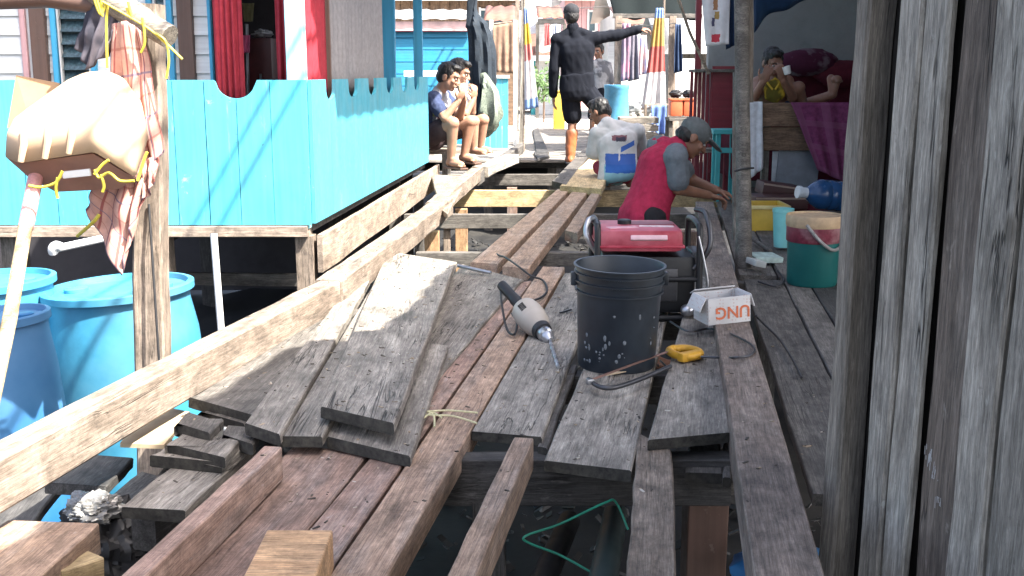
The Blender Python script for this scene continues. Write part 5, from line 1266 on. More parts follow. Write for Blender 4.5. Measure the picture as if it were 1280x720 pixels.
# --- man in white and blue shirt crouching with his back turned
Y2 = 9.5
q = lambda x, y, dy=0.0: Q(x, y, Y2+dy)
J = dict(head=q(749, 139, .25), fwd=V(-.75, .6, -.35), up=V(-.25, .15, 1), neck=q(759, 154, .12), shl=q(747, 168, .1), shr=q(796, 164, .1), ell=q(741, 192, .12), wrl=q(757, 199, .35), elr=q(803, 190, .3), wrr=q(785, 205, .5),
         hil=q(762, 218), hir=q(783, 218), knl=q(748, 208, .40), knr=q(797, 208, .40), anl=q(760, 226, .18), tol=q(757, 231, .42), anr=q(787, 226, .18), tor=q(790, 231, .42))
M['shirtwb'] = printed('white_shirt_with_blue_print', (.52, .52, .53), [(-.14, .16, -.30, -.10, (.22, .42, .50)), (-.13, .13, -.17, -.01, (.02, .09, .38)), (.0, .12, .0, .045, (.02, .10, .42), .5), (-.075, .05, .10, .145, (.16, .05, .07)), (-.04, .04, .09, .13, (.05, .05, .08)), (-.02, -.005, -.05, .05, (.6, .6, .6), 1.2)])
person('crouching man in a white shirt with blue print, back turned', J, dict(skin=M['skin1']), V(J['hil'].x, Y2, 0), k=.95, face=True, shirt=dict(mat=M['shirtwb'], len=.95, e=.022, lower=True), shorts=dict(mat=fabric('dark_red_shorts', (.26, .03, .05)), len=.8, e=.004),
    hands=((J['wrl'], V(.3, .8, -.3), V(0, 0, 1), .6, 1), (J['wrr'], V(-.3, .8, -.3), V(0, 0, 1), .6, -1)))

# --- man in red vest shirt and cap, standing low in the gap, bent to the right
Y3 = 6.7
q = lambda x, y, dy=0.0: Q(x, y, Y3+dy)
J = dict(head=q(866, 172, .12), fwd=V(.80, .05, -.60), up=V(.5, .1, .85), neck=q(846, 184, .12), shl=q(823, 184, .36), shr=q(845, 197, -.06), elr=q(848, 236, -.05), wrr=q(886, 244, .12), ell=q(866, 226, .34), wrl=q(896, 238, .22),
         hil=q(792, 272, .16), hir=q(816, 276, -.1), knl=q(815, 345, .25), knr=q(826, 345, -.02), anl=q(800, 425, .3), tol=q(832, 438, .3), anr=q(806, 425, -.02), tor=q(838, 438, -.02))
for s_ in 'lr':
    J['an'+s_] = V(J['hi'+s_].x+.02, J['hi'+s_].y+.03, MUDZ+.08); J['to'+s_] = V(J['hi'+s_].x+.18, J['hi'+s_].y+.05, MUDZ+.01); J['kn'+s_] = V(J['hi'+s_].x+.09, J['hi'+s_].y+.02, MUDZ+.46)
M['redshirt'] = fabric('crimson_shirt', (.36, .025, .065), var=.2)
t, at, Mh, (f, u, l) = person('bending man in crimson shirt with grey sleeves and a grey cap', J, dict(skin=M['skin1']), V(J['hir'].x, Y3, MUDZ), face=True, hair=None,
    shirt=dict(mat=M['redshirt'], len=.72, e=.03, sleeve_mat=fabric('blue_grey_sleeve', (.14, .16, .18))), shorts=dict(mat=fabric('black_trousers', (.02, .02, .023)), len=1.6, e=.006),
    hands=((J['wrr'], V(.9, .2, -.25), V(0, 0, 1), .8, -1), (J['wrl'], V(.9, -.1, -.3), V(0, 0, 1), .8, 1)))
mb = MB(); mb.ell(J['head']-u*.012-f*.045, (.076, .066, .06), Mh); remeshed('hair', mb, M['hair'], t, .006, 2, .005, 60)
mb = MB(); mb.ell(J['head']+u*.045-f*.008, (.087, .105, .080), Mh); mb.ell(J['head']+u*.05+f*.12-u*.004, (.072, .085, .010), Matrix((l, (f-u*.12).normalized(), u)).transposed())
remeshed('cap', mb, fabric('grey_green_cap', (.12, .13, .13)), t, .007, 3, .003)

# --- two men sitting by the end of the railing
Y4 = 9.75
q = lambda x, y, dy=0.0: Q(x, y, Y4+dy)
J = dict(head=q(561, 96, -.05), fwd=V(.92, -.28, -.32), up=V(.2, 0, 1), neck=q(549, 115), shr=q(541, 124, -.14), shl=q(556, 122, .2), elr=q(556, 147, -.28), wrr=q(573, 126, -.25), ell=q(575, 144, .0), wrl=q(580, 124, -.12),
         hir=q(533, 172, -.02), hil=q(541, 171, .2), knr=q(566, 154, -.28), knl=q(588, 152, .02), anr=q(564, 199, -.22), tor=q(579, 210, -.36), anl=q(580, 196, .05), tol=q(594, 203, -.06))
M['navy'] = fabric('navy_sleeve', (.045, .06, .12)); M['gshirt'] = printed('grey_shirt_with_print', (.32, .32, .34), [(-.3, .0, -.05, .3, (.05, .065, .13)), (.04, .1, .0, .08, (.25, .05, .05)), (.0, .05, .02, .1, (.35, .34, .08))])
t, at, Mh, (f, u, l) = person('seated man in navy and grey shirt drinking, nearest the railing end', J, dict(skin=M['skin2']), V(J['anr'].x, J['anr'].y, J['tor'].z), face=True,
    shirt=dict(mat=M['gshirt'], len=.62, e=.016, sleeve_mat=M['navy']), shorts=dict(mat=fabric('brown_shorts', (.06, .04, .042)), len=.62, e=.025),
    hands=((J['wrr'], V(.35, -.1, .8), V(.6, -.6, -.2), .9, -1), (J['wrl'], V(-.1, -.3, .8), V(.8, .3, 0), .9, 1)))
mb = MB(); a = q(577, 111, -.22); mb.lathe([(.03, -.045), (.034, -.04), (.036, .045), (.032, .045), (.029, -.03), (.001, -.03)], a, V(-.25, 0, 1), 20); solo('drinking_cup', 'pale cup held by the drinking man', 'cup', mb, M['cream'])
for s_ in 'lr':
    m = MB(); a = J['to'+s_]; d_ = (a-J['an'+s_]); d_.z = 0; d_.normalize(); m.box(V(J['an'+s_].x, J['an'+s_].y, a.z-.008)+d_*.07, (.085, .25, .016), Matrix((V(d_.y, -d_.x, 0), d_, V(0,0,1))).transposed(), bev=.006); obj('sandal', m, M['brownp'], t)
Y5 = 10.35
q = lambda x, y, dy=0.0: Q(x, y, Y5+dy)
J = dict(head=q(574, 90, -.05), fwd=V(.9, -.2, -.35), up=V(.2, 0, 1), neck=q(566, 108), shr=q(566, 118, -.16), shl=q(574, 116, .18), elr=q(582, 142, -.25), wrr=q(592, 124, -.2), ell=q(590, 140, .12), wrl=q(592, 122, .05),
         hir=q(552, 168, -.05), hil=q(558, 167, .16), knr=q(592, 152, -.22), knl=q(604, 150, .0), anr=q(592, 188, -.2), tor=q(608, 194, -.3), anl=q(600, 187, .05), tol=q(615, 192, -.02))
person('seated man in a white printed shirt behind the drinking man', J, dict(skin=M['skin2']), V(J['anr'].x, J['anr'].y, J['tor'].z), face=True,
    shirt=dict(mat=printed('white_printed_shirt', (.55, .55, .56), [(.0, .1, .0, .06, (.4, .06, .08)), (-.02, .06, .08, .12, (.1, .1, .2))]), len=.6, e=.016), shorts=dict(mat=fabric('dark_shorts', (.03, .03, .035)), len=.7, e=.022),
    hands=((J['wrr'], V(.1, -.1, .9), V(.6, -.6, -.2), .8, -1), (J['wrl'], V(-.1, -.2, .9), V(.8, .3, 0), .8, 1)))
t = thing('low_bench', 'low plank bench under the two seated men', 'bench', Q(535,200,10.0)); zt = Q(540, 187, 9.95).z
bar('seat', V(Q(505,190,10.05).x, 10.05, zt-.02), V(Q(562,190,10.25).x, 10.25, zt-.02), .5, .04, M['pale'], t)
for (px, Y) in ((512, 9.9), (556, 9.95), (512, 10.3), (560, 10.4)): a = Q(px, 200, Y); bar('leg', V(a.x, Y, .03), V(a.x, Y, zt-.04), .05, .05, M['greyd'], t, side=V(1,0,0))
lp = thing('landing', 'worn grey landing boards under the low bench', 'landing', V(-1.0, 10.2, -.03))
for k in range(6): bar('plank', V(-1.5, 9.5+k*.24, .0), V(-.62+.04*k, 9.5+k*.24, .0), .21, .04, M['greyd' if k % 2 else 'grey'], lp, n=4, jit=.006)
bar('post', V(-.9, 10.6, MUDZ), V(-.9, 10.6, -.02), .09, .09, M['greyd'], fr, side=V(1,0,0))

# --- person sitting in the stall behind the counter
Y6 = 8.45
q = lambda x, y, dy=0.0: Q(x, y, Y6+dy)
J = dict(head=q(966, 78, .0), fwd=V(.25, -.9, -.35), up=V(0, -.15, 1), neck=q(965, 94, .03), shr=q(948, 103, .0), shl=q(984, 102, .0), elr=q(943, 122, -.12), wrr=q(953, 103, -.2), ell=q(990, 122, -.1), wrl=q(979, 101, -.2),
         hir=q(958, 140, .1), hil=q(976, 140, .1), knl=q(998, 110, -.05), anl=q(1006, 142, .05), tol=q(1020, 148, -.05), knr=q(1003, 132, .15), anr=q(1041, 118, .0), tor=q(1050, 104, -.05))
t, *_ = person('person sitting in the dim stall behind the counter, yellow cloth at the chest', J, dict(skin=M['skin3']), V(J['hil'].x, Y6, Q(965,140,Y6).z-.1), k=.92, face=True, shirt=None, shorts=dict(mat=M['navy'], len=.4), hands=((J['wrr'], V(.3, -.3, .8), V(0, -.6, .3), .7, -1), (J['wrl'], V(-.3, -.3, .8), V(0, -.6, .3), .7, 1)), group='people resting')
mb = lump(q(968, 114, -.13), .085, 2, .25, (.9, .35, 1.0), 4); obj('yellow_top', mb, fabric('yellow_cloth', (.55, .38, .04), (.12, .1, .02)), t)
mb = MB(); mb.tube(spline([q(956, 99, -.10), q(961, 106, -.16), q(966, 112, -.17)], 5), .008, 8); mb.tube(spline([q(976, 99, -.10), q(973, 106, -.16), q(969, 112, -.17)], 5), .008, 8); obj('strap', mb, fabric('yellow_strap', (.55, .38, .05)), t)
# upturned feet of a second person lying on the sofa
solo('white_cup', 'small white cup held by the person in the stall', 'cup', MB().lathe([(.02, 0), (.026, .005), (.03, .06), (.027, .06), (.02, .01), (.001, .01)], q(985, 93, -.24), V(-.3, 0, 1), 18), M['pvc'])

# --- person far behind the standing man
Y7 = 17.5
q = lambda x, y, dy=0.0: Q(x, y, Y7+dy)
J = dict(head=q(748, 64), fwd=V(-.5, -.8, -.1), up=V(0, 0, 1), neck=q(749, 76), shl=q(740, 82, -.1), shr=q(760, 82, .1), ell=q(738, 105), wrl=q(742, 122), elr=q(764, 104), wrr=q(766, 122),
         hil=q(744, 122), hir=q(756, 122), knl=q(741, 146), anl=q(739, 168), tol=q(736, 172, -.15), knr=q(757, 146), anr=q(757, 168), tor=q(754, 172, -.15))
person('person in a grey shirt half hidden behind the man in black', J, dict(skin=M['skin1']), V(J['anl'].x, Y7, 0), voxel=.009, face=True, shirt=dict(mat=fabric('grey_camo_shirt', (.3, .3, .31), (.12, .12, .13)), len=.9), shorts=dict(mat=M['blackc'], len=.9), hands=(), group='people resting')

# ================================================================== MIDDLE DISTANCE AND BACKGROUND
# bundled fishing net hanging from a rope
t = thing('hanging_net', 'dark navy bundled net hanging beside the seated men', 'net', Q(600,160,11.6))
mb = MB(); pts = [Q(594,-30,11.6), Q(595,15,11.6), Q(598,35,11.6), Q(601,70,11.6), Q(603,105,11.6), Q(600,135,11.6), Q(597,152,11.6)]; 
mb.tube(spline(pts, 8), [.045]*8+[.05+.008*k for k in range(8)]+[.10+.004*k for k in range(8)]+[.13]*8+[.125-.004*k for k in range(8)]+[.09-.007*k for k in range(8)]+[.02], 28)
cN = Q(600, 80, 11.6)
for v in mb.v:
    w_ = math.atan2(v.y-11.6, v.x-cN.x); k_ = 1+.16*math.sin(7*w_+v.z*1.5)+.08*math.sin(13*w_-v.z*3); v.x = cN.x+(v.x-cN.x)*k_; v.y = 11.6+(v.y-11.6)*k_
    v += V(.05*noise.noise(V(3, 1, v.z*2.2)), 0, 0)
obj('bundle', mb, M['net'], t)
t = thing('green_net', 'grey green net bundle sagging below the dark hanging net', 'net', Q(612,170,11.5))
mb = MB(); mb.tube(spline([Q(606,92,11.5), Q(612,115,11.45), Q(613,140,11.45), Q(608,160,11.5), Q(606,172,11.5)], 8), [.03+.006*k for k in range(8)]+[.08+.004*k for k in range(8)]+[.11-.002*k for k in range(8)]+[.09-.009*k for k in range(8)]+[.015], 20)
cN = Q(611, 130, 11.47)
for v in mb.v:
    w_ = math.atan2(v.y-cN.y, v.x-cN.x); k_ = 1+.2*math.sin(6*w_+v.z*3)+.1*math.sin(11*w_-v.z*7); v.x = cN.x+(v.x-cN.x)*k_; v.y = cN.y+(v.y-cN.y)*k_
    v += V(.06*noise.noise(V(5, 1, v.z*4)), 0, 0)
obj('bundle', mb, M['netg'], t)
# thin twin poles
for (a, lb) in ((645, 'left one of two thin poles standing beside the walk'), (652, 'right one of two thin poles standing beside the walk')):
    b = P(a-1, 180, -.02); tag(bar('thin_pole', V(b.x, b.y, -.1), V(Q(a+3, 0, b.y).x, b.y, 2.6), .05, .045, M['pale' if a == 645 else 'post'], side=V(1,0,0), n=8, jit=.005), lb, 'pole', 'thin poles')
# tall pennants
pen = bands('pennant_bands_left', [(0, (.17, .26, .46)), (.10, (.55, .53, .53)), (.48, (.46, .17, .16)), (.64, (.55, .40, .06)), (.84, (.20, .27, .48)), (.99, (.20, .27, .48))])
t = thing('tall_pennant', 'left tall pennant with blue, yellow, red and white bands by the thin poles', 'flag', Q(662,140,13.6), 'tall pennants')
cloth('flag', [Q(655,10,13.6), Q(659,8,13.6)], [Q(656,138,13.6), Q(673,134,13.6)], pen, t, 16, 30, .025, 2, seed=3); b = P(656, 178, 0); mb = MB(); mb.tube([V(Q(655,100,13.7).x, 13.7, 0), V(Q(655,0,13.7).x, 13.7, 2.6)], .014, 8); obj('staff', mb, M['pale'], t)
pen = bands('pennant_bands_right', [(0, (.52, .50, .50)), (.36, (.34, .09, .08)), (.62, (.33, .22, .07)), (.90, (.17, .26, .45)), (.995, (.17, .26, .45))])
t = thing('tall_pennant', 'right tall pennant, gold and red and white, grasped by the man in black', 'flag', Q(815,135,12.2), 'tall pennants')
cloth('flag', [Q(820,10,12.25), Q(829,10,12.25)], [Q(802,137,12.2), Q(833,134,12.2)], pen, t, 24, 30, .025, 3, seed=4); mb = MB(); mb.tube([V(Q(830,100,12.3).x, 12.3, 0), V(Q(829,0,12.3).x, 12.3, 2.6)], .013, 8); obj('staff', mb, M['pale'], t)
t = thing('blue_jeans', 'blue cloth hanging below the gold and red pennant', 'cloth', Q(822,168,12.0)); cloth('cloth', [Q(814,132,12.0), Q(833,131,12.0)], [Q(815,168,12.0), Q(832,168,12.0)], fabric('denim', (.13, .2, .42)), t, 16, 12, .02, 2); 
bar('rail', Q(806,131,12.02), Q(840,131,12.02), .02, .02, M['pale'], t)
for px in (807, 839): a = Q(px, 131, 12.02); bar('stake', V(a.x, a.y, -.03), V(a.x, a.y, a.z), .025, .025, M['pale'], t, side=V(1,0,0))

def corr(name, a, b, c, d, n, amp, mat, parent):     # corrugated sheet over a quad a-b (eave) and d-c (ridge)
    m = MB(); a, b, c, d = map(Vector, (a, b, c, d)); up = (b-a).cross(d-a).normalized()
    for (p0, p1) in ((a, b), (d, c)):
        for i in range(n+1): m.v.append(p0.lerp(p1, i/n)+up*amp*math.sin(i*2.1))
    for i in range(n): m.f.append((i, i+1, n+2+i, n+1+i))
    o = obj(name, m, mat, parent); s_ = o.modifiers.new('thickness', 'SOLIDIFY'); s_.thickness = .008; return o
def hut(label, px0, px1, Y, zw, dep, wallm, roofm, over=.35, rise=.8, name='house', vert=False, winpx=(), door=None, trim='white', z0=-.02, zroof=None):
    a, b = Q(px0, 90, Y).x, Q(px1, 90, Y).x
    t = thing(name, label, 'house', V((a+b)/2, Y+dep/2, z0))
    n = max(3, int((b-a)/.22))
    if vert:
        for k in range(n):
            x0 = a+(b-a)*k/n; w = (b-a)/n
            bar('board', V(x0+w/2, Y, z0), V(x0+w/2, Y, zw), w-.012, .03, wallm, t, side=V(1,0,0), n=2)
    else:
        z = z0; h = .19
        while z < zw-.02:
            hh = min(h, zw-z); bar('board', V(a, Y, z+hh/2), V(b, Y, z+hh/2), .03, hh-.01, wallm, t, n=2); z += h
    m = MB(); m.box(((a+b)/2, Y+dep/2+.04, (zw+z0)/2), (b-a-.02, dep-.04, zw-z0)); obj('walls', m, wallm, t)
    r0 = zw+.02
    corr('roof', (a-.2, Y-over, r0-.06), (b+.2, Y-over, r0-.06), (b+.2, Y+dep/2, r0+rise), (a-.2, Y+dep/2, r0+rise), max(10, int((b-a)*7)), .02, roofm, t)
    corr('roof', (a-.2, Y+dep/2, r0+rise), (b+.2, Y+dep/2, r0+rise), (b+.2, Y+dep+over, r0-.06), (a-.2, Y+dep+over, r0-.06), max(10, int((b-a)*7)), .02, roofm, t)
    bar('fascia', V(a-.2, Y-over, r0-.09), V(b+.2, Y-over, r0-.09), .03, .12, M[trim], t, n=2)
    for (wx0, wx1, wy0, wy1) in winpx:
        p0, p1 = Q(wx0, wy1, Y), Q(wx1, wy0, Y); cx_, cz_ = (p0.x+p1.x)/2, (p0.z+p1.z)/2; ww, wh = p1.x-p0.x, p1.z-p0.z
        w = obj('window', MB().box((cx_, Y-.02, cz_), (ww, .03, wh)), M['glass'], t)
        fm = MB()
        for sx in (-1, 1): fm.box((cx_+sx*ww/2, Y-.035, cz_), (.05, .05, wh+.1))
        for sz in (-1, 1): fm.box((cx_, Y-.0365, cz_+sz*wh/2), (ww-.04, .05, .05))
        obj('frame', fm, M[trim], w)
    if door:
        p0, p1 = Q(door[0], 90, Y), Q(door[1], 90, Y); d_ = obj('door', MB().box(((p0.x+p1.x)/2, Y-.02, .95), (p1.x-p0.x, .04, 1.9)), M['brownp'], t); obj('handle', MB().box((p1.x-.06, Y-.05, .95), (.02, .03, .1)), M['steel'], d_)
    return t
# blue shed with pale fascia behind the seated men
bs = thing('blue_shed', 'blue plank shed with a pale pink fascia behind the seated men', 'shed', Q(550,150,15.2))
Yb_ = 15.2
z1 = Q(540,38,Yb_).z; z = -.02; k = 0
while z < z1-.02:
    bar('board', V(Q(470,90,Yb_).x, Yb_, z+.08), V(Q(589,90,Yb_).x, Yb_, z+.08), .03, .15, M['blue'] if k != 3 else M['teal'], bs, n=2); z += .16; k += 1
obj('walls', MB().box((Q(530,90,Yb_).x, Yb_+.8, z1/2), (Q(588,90,Yb_).x-Q(470,90,Yb_).x-.03, 1.5, z1)), M['blue'], bs)
obj('fascia', MB().box((Q(530,90,Yb_).x, Yb_-.08, Q(540,33,Yb_).z), (Q(591,90,Yb_).x-Q(470,90,Yb_).x, .04, .12)), plain('pale_pink_board', (.68, .45, .42), .7, 0, .3, 5), bs)
obj('fascia_trim', MB().box((Q(530,90,Yb_).x, Yb_-.075, Q(540,38.5,Yb_).z), (Q(591,90,Yb_).x-Q(470,90,Yb_).x-.01, .04, .03)), M['maroon'], bs)
corr('roof', (Q(468,30,Yb_).x, Yb_-.15, z1+.14), (Q(592,30,Yb_).x, Yb_-.15, z1+.14), (Q(592,30,Yb_).x, Yb_+1.6, z1+.35), (Q(468,30,Yb_).x, Yb_+1.6, z1+.35), 16, .012, M['zinc'], bs)
bar('white_rail', Q(505,92,14.9), Q(590,92,14.9), .04, .08, M['white'], bs)
for px in (512, 583): a = Q(px, 92, 14.9); bar('rail_post', V(a.x, a.y, -.02), a, .04, .04, M['white'], bs, side=V(1,0,0))
# low turquoise wall and crates behind the nets
cw = thing('turquoise_fence', 'low turquoise plank fence with white cap behind the green net', 'fence', Q(618,152,14.4))
for k in range(6):
    a = 590+k*7.6; p = Q(a+3.4, 120, 14.4); bar('board', V(p.x, 14.4, -.02), V(p.x, 14.4, Q(a, 97, 14.4).z), .075, .025, M['cyan'], cw, side=V(1,0,0), n=2)
bar('cap', Q(589,96,14.4), Q(637,96,14.4), .08, .04, M['white'], cw)
t = thing('brown_tarp', 'brown sacking screen hanging left of the thin poles', 'screen', Q(630,90,14.9)); cloth('sheet', [Q(616,32,14.9), Q(641,28,14.9)], [Q(617,90,14.9), Q(642,92,14.9)], fabric('brown_sacking', (.26, .17, .12), (.2, .13, .09)), t, 20, 16, .015, 3)
mb = MB(); mb.tube([Q(613,31,14.95), Q(645,27,14.95)], .015, 8); obj('rod', mb, M['pale'], t)
for px in (614, 644): a = Q(px, 30, 14.95); bar('stake', V(a.x, a.y, -.03), V(a.x, a.y, a.z+.05), .05, .05, M['white'], t, side=V(1,0,0))
# brown upper house far behind, white trim
hut('brown plank house with pale roof edge far behind the blue shed', 490, 648, 27, 2.75, 5, M['brownw'], M['zinc'], vert=True, winpx=((600,632,12,30),))
hut('whitewashed house far behind, left of the man in black', 640, 712, 34, 1.95, 5, M['white'], M['zinc'], winpx=((690,700,52,70),))
hut('small hut with rusty roof and teal wall behind the left pennant', 664, 692, 26, 1.35, 2.5, M['teal'], M['rust'], rise=.5, name='hut')
hut('red roofed white house farthest back in the middle', 660, 735, 46, 2.6, 6, M['white'], plain('red_roof_sheet', (.36, .07, .06), .6), winpx=((680,692,34,48),))
hut('pale pink house behind the head of the man in black', 705, 800, 31, 3.0, 5, M['pinkp'], M['zinc'], vert=True, winpx=((735,745,14,40),), door=(757, 770))
hut('white house behind the hanging clothes', 772, 880, 23, 2.2, 5, M['white'], M['zinc'], winpx=((842,856,60,80),), door=(800, 822))
hut('grey weathered hut at the far right behind the kiosk', 838, 930, 14.2, 1.32, 2, M['grey'], M['zinc'], vert=True, name='hut', over=.2, rise=.4)
wp_ = thing('white_board', 'bright white board leaning on the grey hut behind the kiosk', 'panel', Q(855,125,13.4)); obj('sheet', MB().box(Q(854,98,13.4), (.32, .02, .46), bev=.004), M['white'], wp_)
bar('stake', V(Q(854,98,13.45).x, 13.46, -.03), Q(854,98,13.46), .05, .04, M['greyd'], wp_, side=V(1,0,0))
for (a, b, Y, lb, wm) in ((540, 660, 58, 'long pale house on the left of the far row', 'white'), (640, 760, 62, 'long white house in the middle of the far row', 'white'), (750, 960, 60, 'long pink house on the right of the far row', 'pinkp')):
    hut(lb, a, b, Y, 3.6, 6, M[wm], M['zinc'], rise=1.4)
# dark green awning with posts, laundry below
aw = thing('green_awning', 'dark green awning above the laundry', 'awning', Q(820,25,13.2)); Ya = 13.2
cloth('sheet', [V(Q(762,0,Ya+.5).x, Ya+1.3, 2.15), V(Q(885,0,Ya+.5).x, Ya+1.3, 2.15)], [Q(768,22,Ya), Q(800,24,Ya), Q(835,20,Ya), Q(876,24,Ya)], fabric('dark_green_canvas', (.002, .005, .0048)), aw, 30, 14, .02, 3, seed=7)
bar('front_bar', Q(766,20,Ya), Q(878,20,Ya), .04, .05, M['greyd'], aw)
bar('post', V(Q(773,60,Ya).x, Ya, -.03), Q(773,20,Ya), .08, .06, M['pale'], aw, side=V(1,0,0)); bar('post', V(Q(841,60,Ya).x, Ya, -.03), Q(841,20,Ya), .085, .06, M['pale'], aw, side=V(1,0,0))
ln = MB(); ln.tube([Q(771,29,13.15), Q(810,32,13.15), Q(846,29,13.15)], .005, 6); solo('clothes_line', 'thin clothes line stretched under the green awning', 'line', ln, M['rubber'])
for (a, b, y0, y1, c, c2, lb) in ((777, 789, 29, 102, (.22, .17, .22), (.4, .2, .26), 'mauve shirt at the left of the laundry line'), (786, 798, 42, 102, (.15, .14, .17), None, 'charcoal garment in the middle of the laundry line'), (797, 809, 44, 95, (.36, .36, .5), (.55, .4, .4), 'lilac and pink garment at the right of the laundry line'), (843, 852, 30, 92, (.03, .05, .1), None, 'navy trousers hanging by the awning post')):
    t = thing('hung_garment', lb, 'garment', Q((a+b)/2, y1, 13.12), 'laundry under the awning')
    cloth('cloth', [Q(a+1, y0, 13.12), Q(b-1, y0, 13.12)], [Q(a-1, y1, 13.1), Q(b+1, y1-3, 13.1)], fabric('garment_'+lb.split()[0], c, c2), t, 14, 14, .025, 2, seed=a)
# drum and clutter below the laundry
Yd = 12.9; c = Q(771, 105, Yd); r = 15*Yd/FPX
t = thing('small_drum', 'blue drum below the laundry beside the crouching man', 'drum', V(c.x, Yd, -.01))
obj('body', MB().lathe([(r*.92, 0), (r, .03), (r*1.03, c.z*.5), (r, c.z-.05), (r*1.05, c.z-.04), (r*1.05, c.z), (r*.93, c.z), (r*.9, c.z-.03), (.001, c.z-.03)], V(c.x, Yd, -.01), None, 36), plain('sky_blue_plastic', (.10, .34, .52), .4), t)
rr = random.Random(21)
t = thing('rubble_heap', 'heap of pale rubble behind the right pennant', 'rubble', Q(797,165,13.4))
for k in range(26):
    a = Q(rr.uniform(784, 815), 150, 13.3+rr.random()*.5); zz = rr.uniform(.0, .55)
    obj('stone', lump(V(a.x, a.y, zz), rr.uniform(.05, .10), k, .4, (1, 1, .8), 3), M['concrete' if k % 3 else 'sand'], t)
for k, (px, pz, lb) in enumerate(((795, .0, 'lower grey slatted crate behind the crouching man'), (797, .26, 'upper grey slatted crate behind the crouching man'))):
    a = Q(px, 170, 11.6); t = thing('slat_crate', lb, 'crate', V(a.x, 11.6, pz), 'slatted crates')
    for zz in (.03, .11, .19):
        for sy in (-1, 1): bar('slat', V(a.x-.2, 11.6+sy*.13, pz+zz+.03), V(a.x+.2, 11.6+sy*.13, pz+zz+.03), .015, .06, M['grey'], t, n=2)
        for sx in (-1, 1): bar('slat', V(a.x+sx*.19, 11.6-.12, pz+zz+.03), V(a.x+sx*.19, 11.6+.12, pz+zz+.03), .015, .058, M['grey'], t, n=2)
for (px, lb) in ((844, 'left orange plastic basket before the white board'), (860, 'right orange plastic basket before the white board')):
    a = Q(px, 145, 11.4); z0 = a.z; r = 8*11.4/FPX
    t = thing('orange_basket', lb, 'basket', V(a.x, 11.4, z0), 'orange baskets'); hh = Q(px, 123, 11.4).z-z0
    obj('body', MB().box((a.x, 11.4, z0+hh/2), (2*r*.94, .2, hh), bev=.02), M['orangepl'], t); obj('rim', MB().box((a.x, 11.4, z0+hh-.01), (2*r, .215, .02), bev=.006), M['orangepl'], t)
    obj('pot', lump(V(a.x, 11.4, z0+hh+.045), .05, px, .3, (1.3, 1, .8), 4), M['black'], t)
t = thing('side_table', 'rough plank table holding the orange baskets', 'table', Q(852,190,11.4)); z0 = Q(852, 146, 11.4).z
bar('top', V(Q(834,146,11.4).x, 11.4, z0-.02), V(Q(870,146,11.4).x, 11.4, z0-.02), .34, .03, M['greyd'], t)
for (px, dy) in ((836, -.12), (868, -.12), (836, .12), (868, .12)): a = Q(px, 160, 11.4); bar('leg', V(a.x, 11.4+dy, -.04), V(a.x, 11.4+dy, z0-.035), .04, .04, M['greyd'], t, side=V(1,0,0))
# green and yellow clutter by the rusty hut
t = thing('potted_shrub', 'green shrub in front of the teal hut behind the left pennant', 'plant', Q(680,130,22)); rr = random.Random(8); mb = MB()
for k in range(260):
    c = Q(680, 105, 22)+V(rr.gauss(0, .14), rr.gauss(0, .14), rr.gauss(0, .16)); d_ = V(rr.gauss(0, 1), rr.gauss(0, 1), rr.gauss(0, 1)).normalized(); e_ = d_.orthogonal().normalized()
    mb.add([c, c+d_*.06+e_*.025, c+d_*.13, c+d_*.06-e_*.025], [(0, 1, 2, 3)])
obj('leaves', mb, M['leaf'], t); mb = MB(); b = Q(680, 105, 22); mb.tube([V(b.x, 22, -.01), b], .02, 6); obj('stem', mb, M['brownw'], t)
t = thing('yellow_crate', 'yellow crate behind the left leg of the man in black', 'crate', Q(699,128,19.5)); a = Q(699, 116, 19.5); obj('body', MB().box(V(a.x, 19.5, .32), (.2, .3, .66), bev=.02), M['yelpl'], t); obj('rim', MB().box(V(a.x, 19.5, .64), (.22, .32, .03), bev=.008), M['yelpl'], t)
# sagging wire with a small red white flag
mb = MB(); mb.tube(spline([Q(640,5,20), Q(720,10,21), Q(800,4,22)], 8), .008, 6); solo('overhead_wire', 'thin wire sagging across the top of the lane', 'wire', mb, M['rubber'])

# low dark eaves of the sheds along the lane, and more washing
def lean_to(label, px0, px1, py, Y, mat, wallm=None, h=.12):
    t = thing('lean_to', label, 'shed', V(Q((px0+px1)/2, 90, Y).x, Y, -.02), 'dark lean-to roofs along the lane'); a, b = Q(px0, py, Y), Q(px1, py, Y)
    corr('roof', a, b, b+V(0, 2.0, .35), a+V(0, 2.0, .35), max(8, int((b.x-a.x)*8)), .02, mat, t)
    bar('eave_beam', a+V(0, .03, -h/2-.02), b+V(0, .03, -h/2-.02), .05, h, M['wet'], t, n=2)
    for q_ in (a, b): bar('post', V(q_.x, Y+.04, -.02), V(q_.x, Y+.04, q_.z-h), .07, .06, M['greyd'], t, side=V(1,0,0), n=2)
    m = MB(); m.box(((a.x+b.x)/2, Y+1.95, a.z/2), (b.x-a.x, .04, a.z)); obj('back_wall', m, wallm or M['brownw'], t)
lean_to('dark lean-to with a rusty roof behind the dark hanging net', 604, 646, 26, 18.5, M['rust'])
lean_to('dark lean-to with a rusty roof left of the man in black', 672, 706, 22, 24, M['rust'], M['white'])
lean_to('dark lean-to behind the laundry line', 775, 836, 30, 16.5, M['rust'], M['white'])
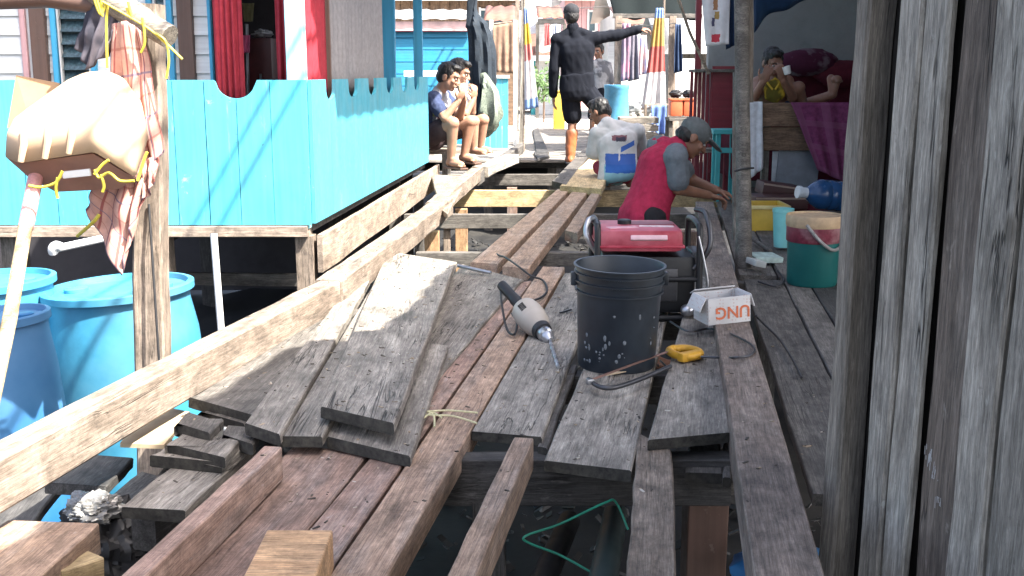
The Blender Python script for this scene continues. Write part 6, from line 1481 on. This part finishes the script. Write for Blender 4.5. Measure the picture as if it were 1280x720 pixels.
for k, (px, y0, y1, w, c) in enumerate(((610, 34, 62, 7, (.3, .3, .33)), (624, 33, 55, 6, (.42, .3, .25)), (684, 30, 58, 6, (.4, .1, .1)), (694, 30, 54, 5, (.3, .33, .4)), (815, 36, 88, 6, (.25, .12, .14)), (829, 36, 80, 5, (.2, .22, .26)))):
    Yk = 18.4 if px < 640 else (23.9 if px < 710 else 16.4)
    t = thing('hung_garment', ['pale grey cloth hung in the lean-to behind the net', 'tan cloth hung in the lean-to behind the net', 'red cloth hung in the lean-to left of the man in black', 'pale blue cloth hung in the lean-to left of the man in black', 'dark red cloth hung in the lean-to behind the laundry', 'slate cloth hung in the lean-to behind the laundry'][k], 'garment', Q(px, y1, Yk), 'washing in the lean-tos')
    cloth('cloth', [Q(px-w/2, y0, Yk), Q(px+w/2, y0, Yk)], [Q(px-w/2-1, y1, Yk), Q(px+w/2+1, y1-2, Yk)], fabric('washing_%s' % 'abcdef'[k], c), t, 12, 10, .03, 2, seed=k)

# chips and dirt lying on whatever plank is uppermost
bpy.context.view_layer.update(); dg = bpy.context.evaluated_depsgraph_get(); rr = random.Random(31); mb = MB()
for k in range(900):
    x = rr.uniform(-.95, .95); y = 2.2+3.4*rr.random(); hit, loc, nrm, idx, ob, mtx = scene.ray_cast(dg, V(x, y, .30), V(0, 0, -1))
    if not hit or loc.z < -.05 or nrm.z < .8 or not ob.name.startswith(('deck_plank', 'edge_beam', 'offcut', 'long_beam', 'plank', 'square')): continue
    s_ = rr.uniform(.0015, .006)
    mb.box(loc+V(0, 0, s_*.15), (s_*rr.uniform(1, 4), s_, s_*.4), Euler((rr.uniform(-.2, .2), rr.uniform(-.2, .2), rr.uniform(0, 6))))
s = NT('wood_chips'); v = s.coords(); vo = s.n('TexVoronoi'); s.set(vo, 'Scale', 30.0); s.set(vo, 'Vector', v)
s.out(s.ramp(s.n('SeparateColor', i_0=vo.outputs['Color']).outputs[0], [(0, (.03, .027, .024)), (.5, (.09, .075, .06)), (.75, (.35, .27, .18)), (1, (.5, .47, .42))]), .9)
tag(obj('wood_chips', mb, s.m), 'chips and grit scattered over the boards', 'chips', kind='stuff')
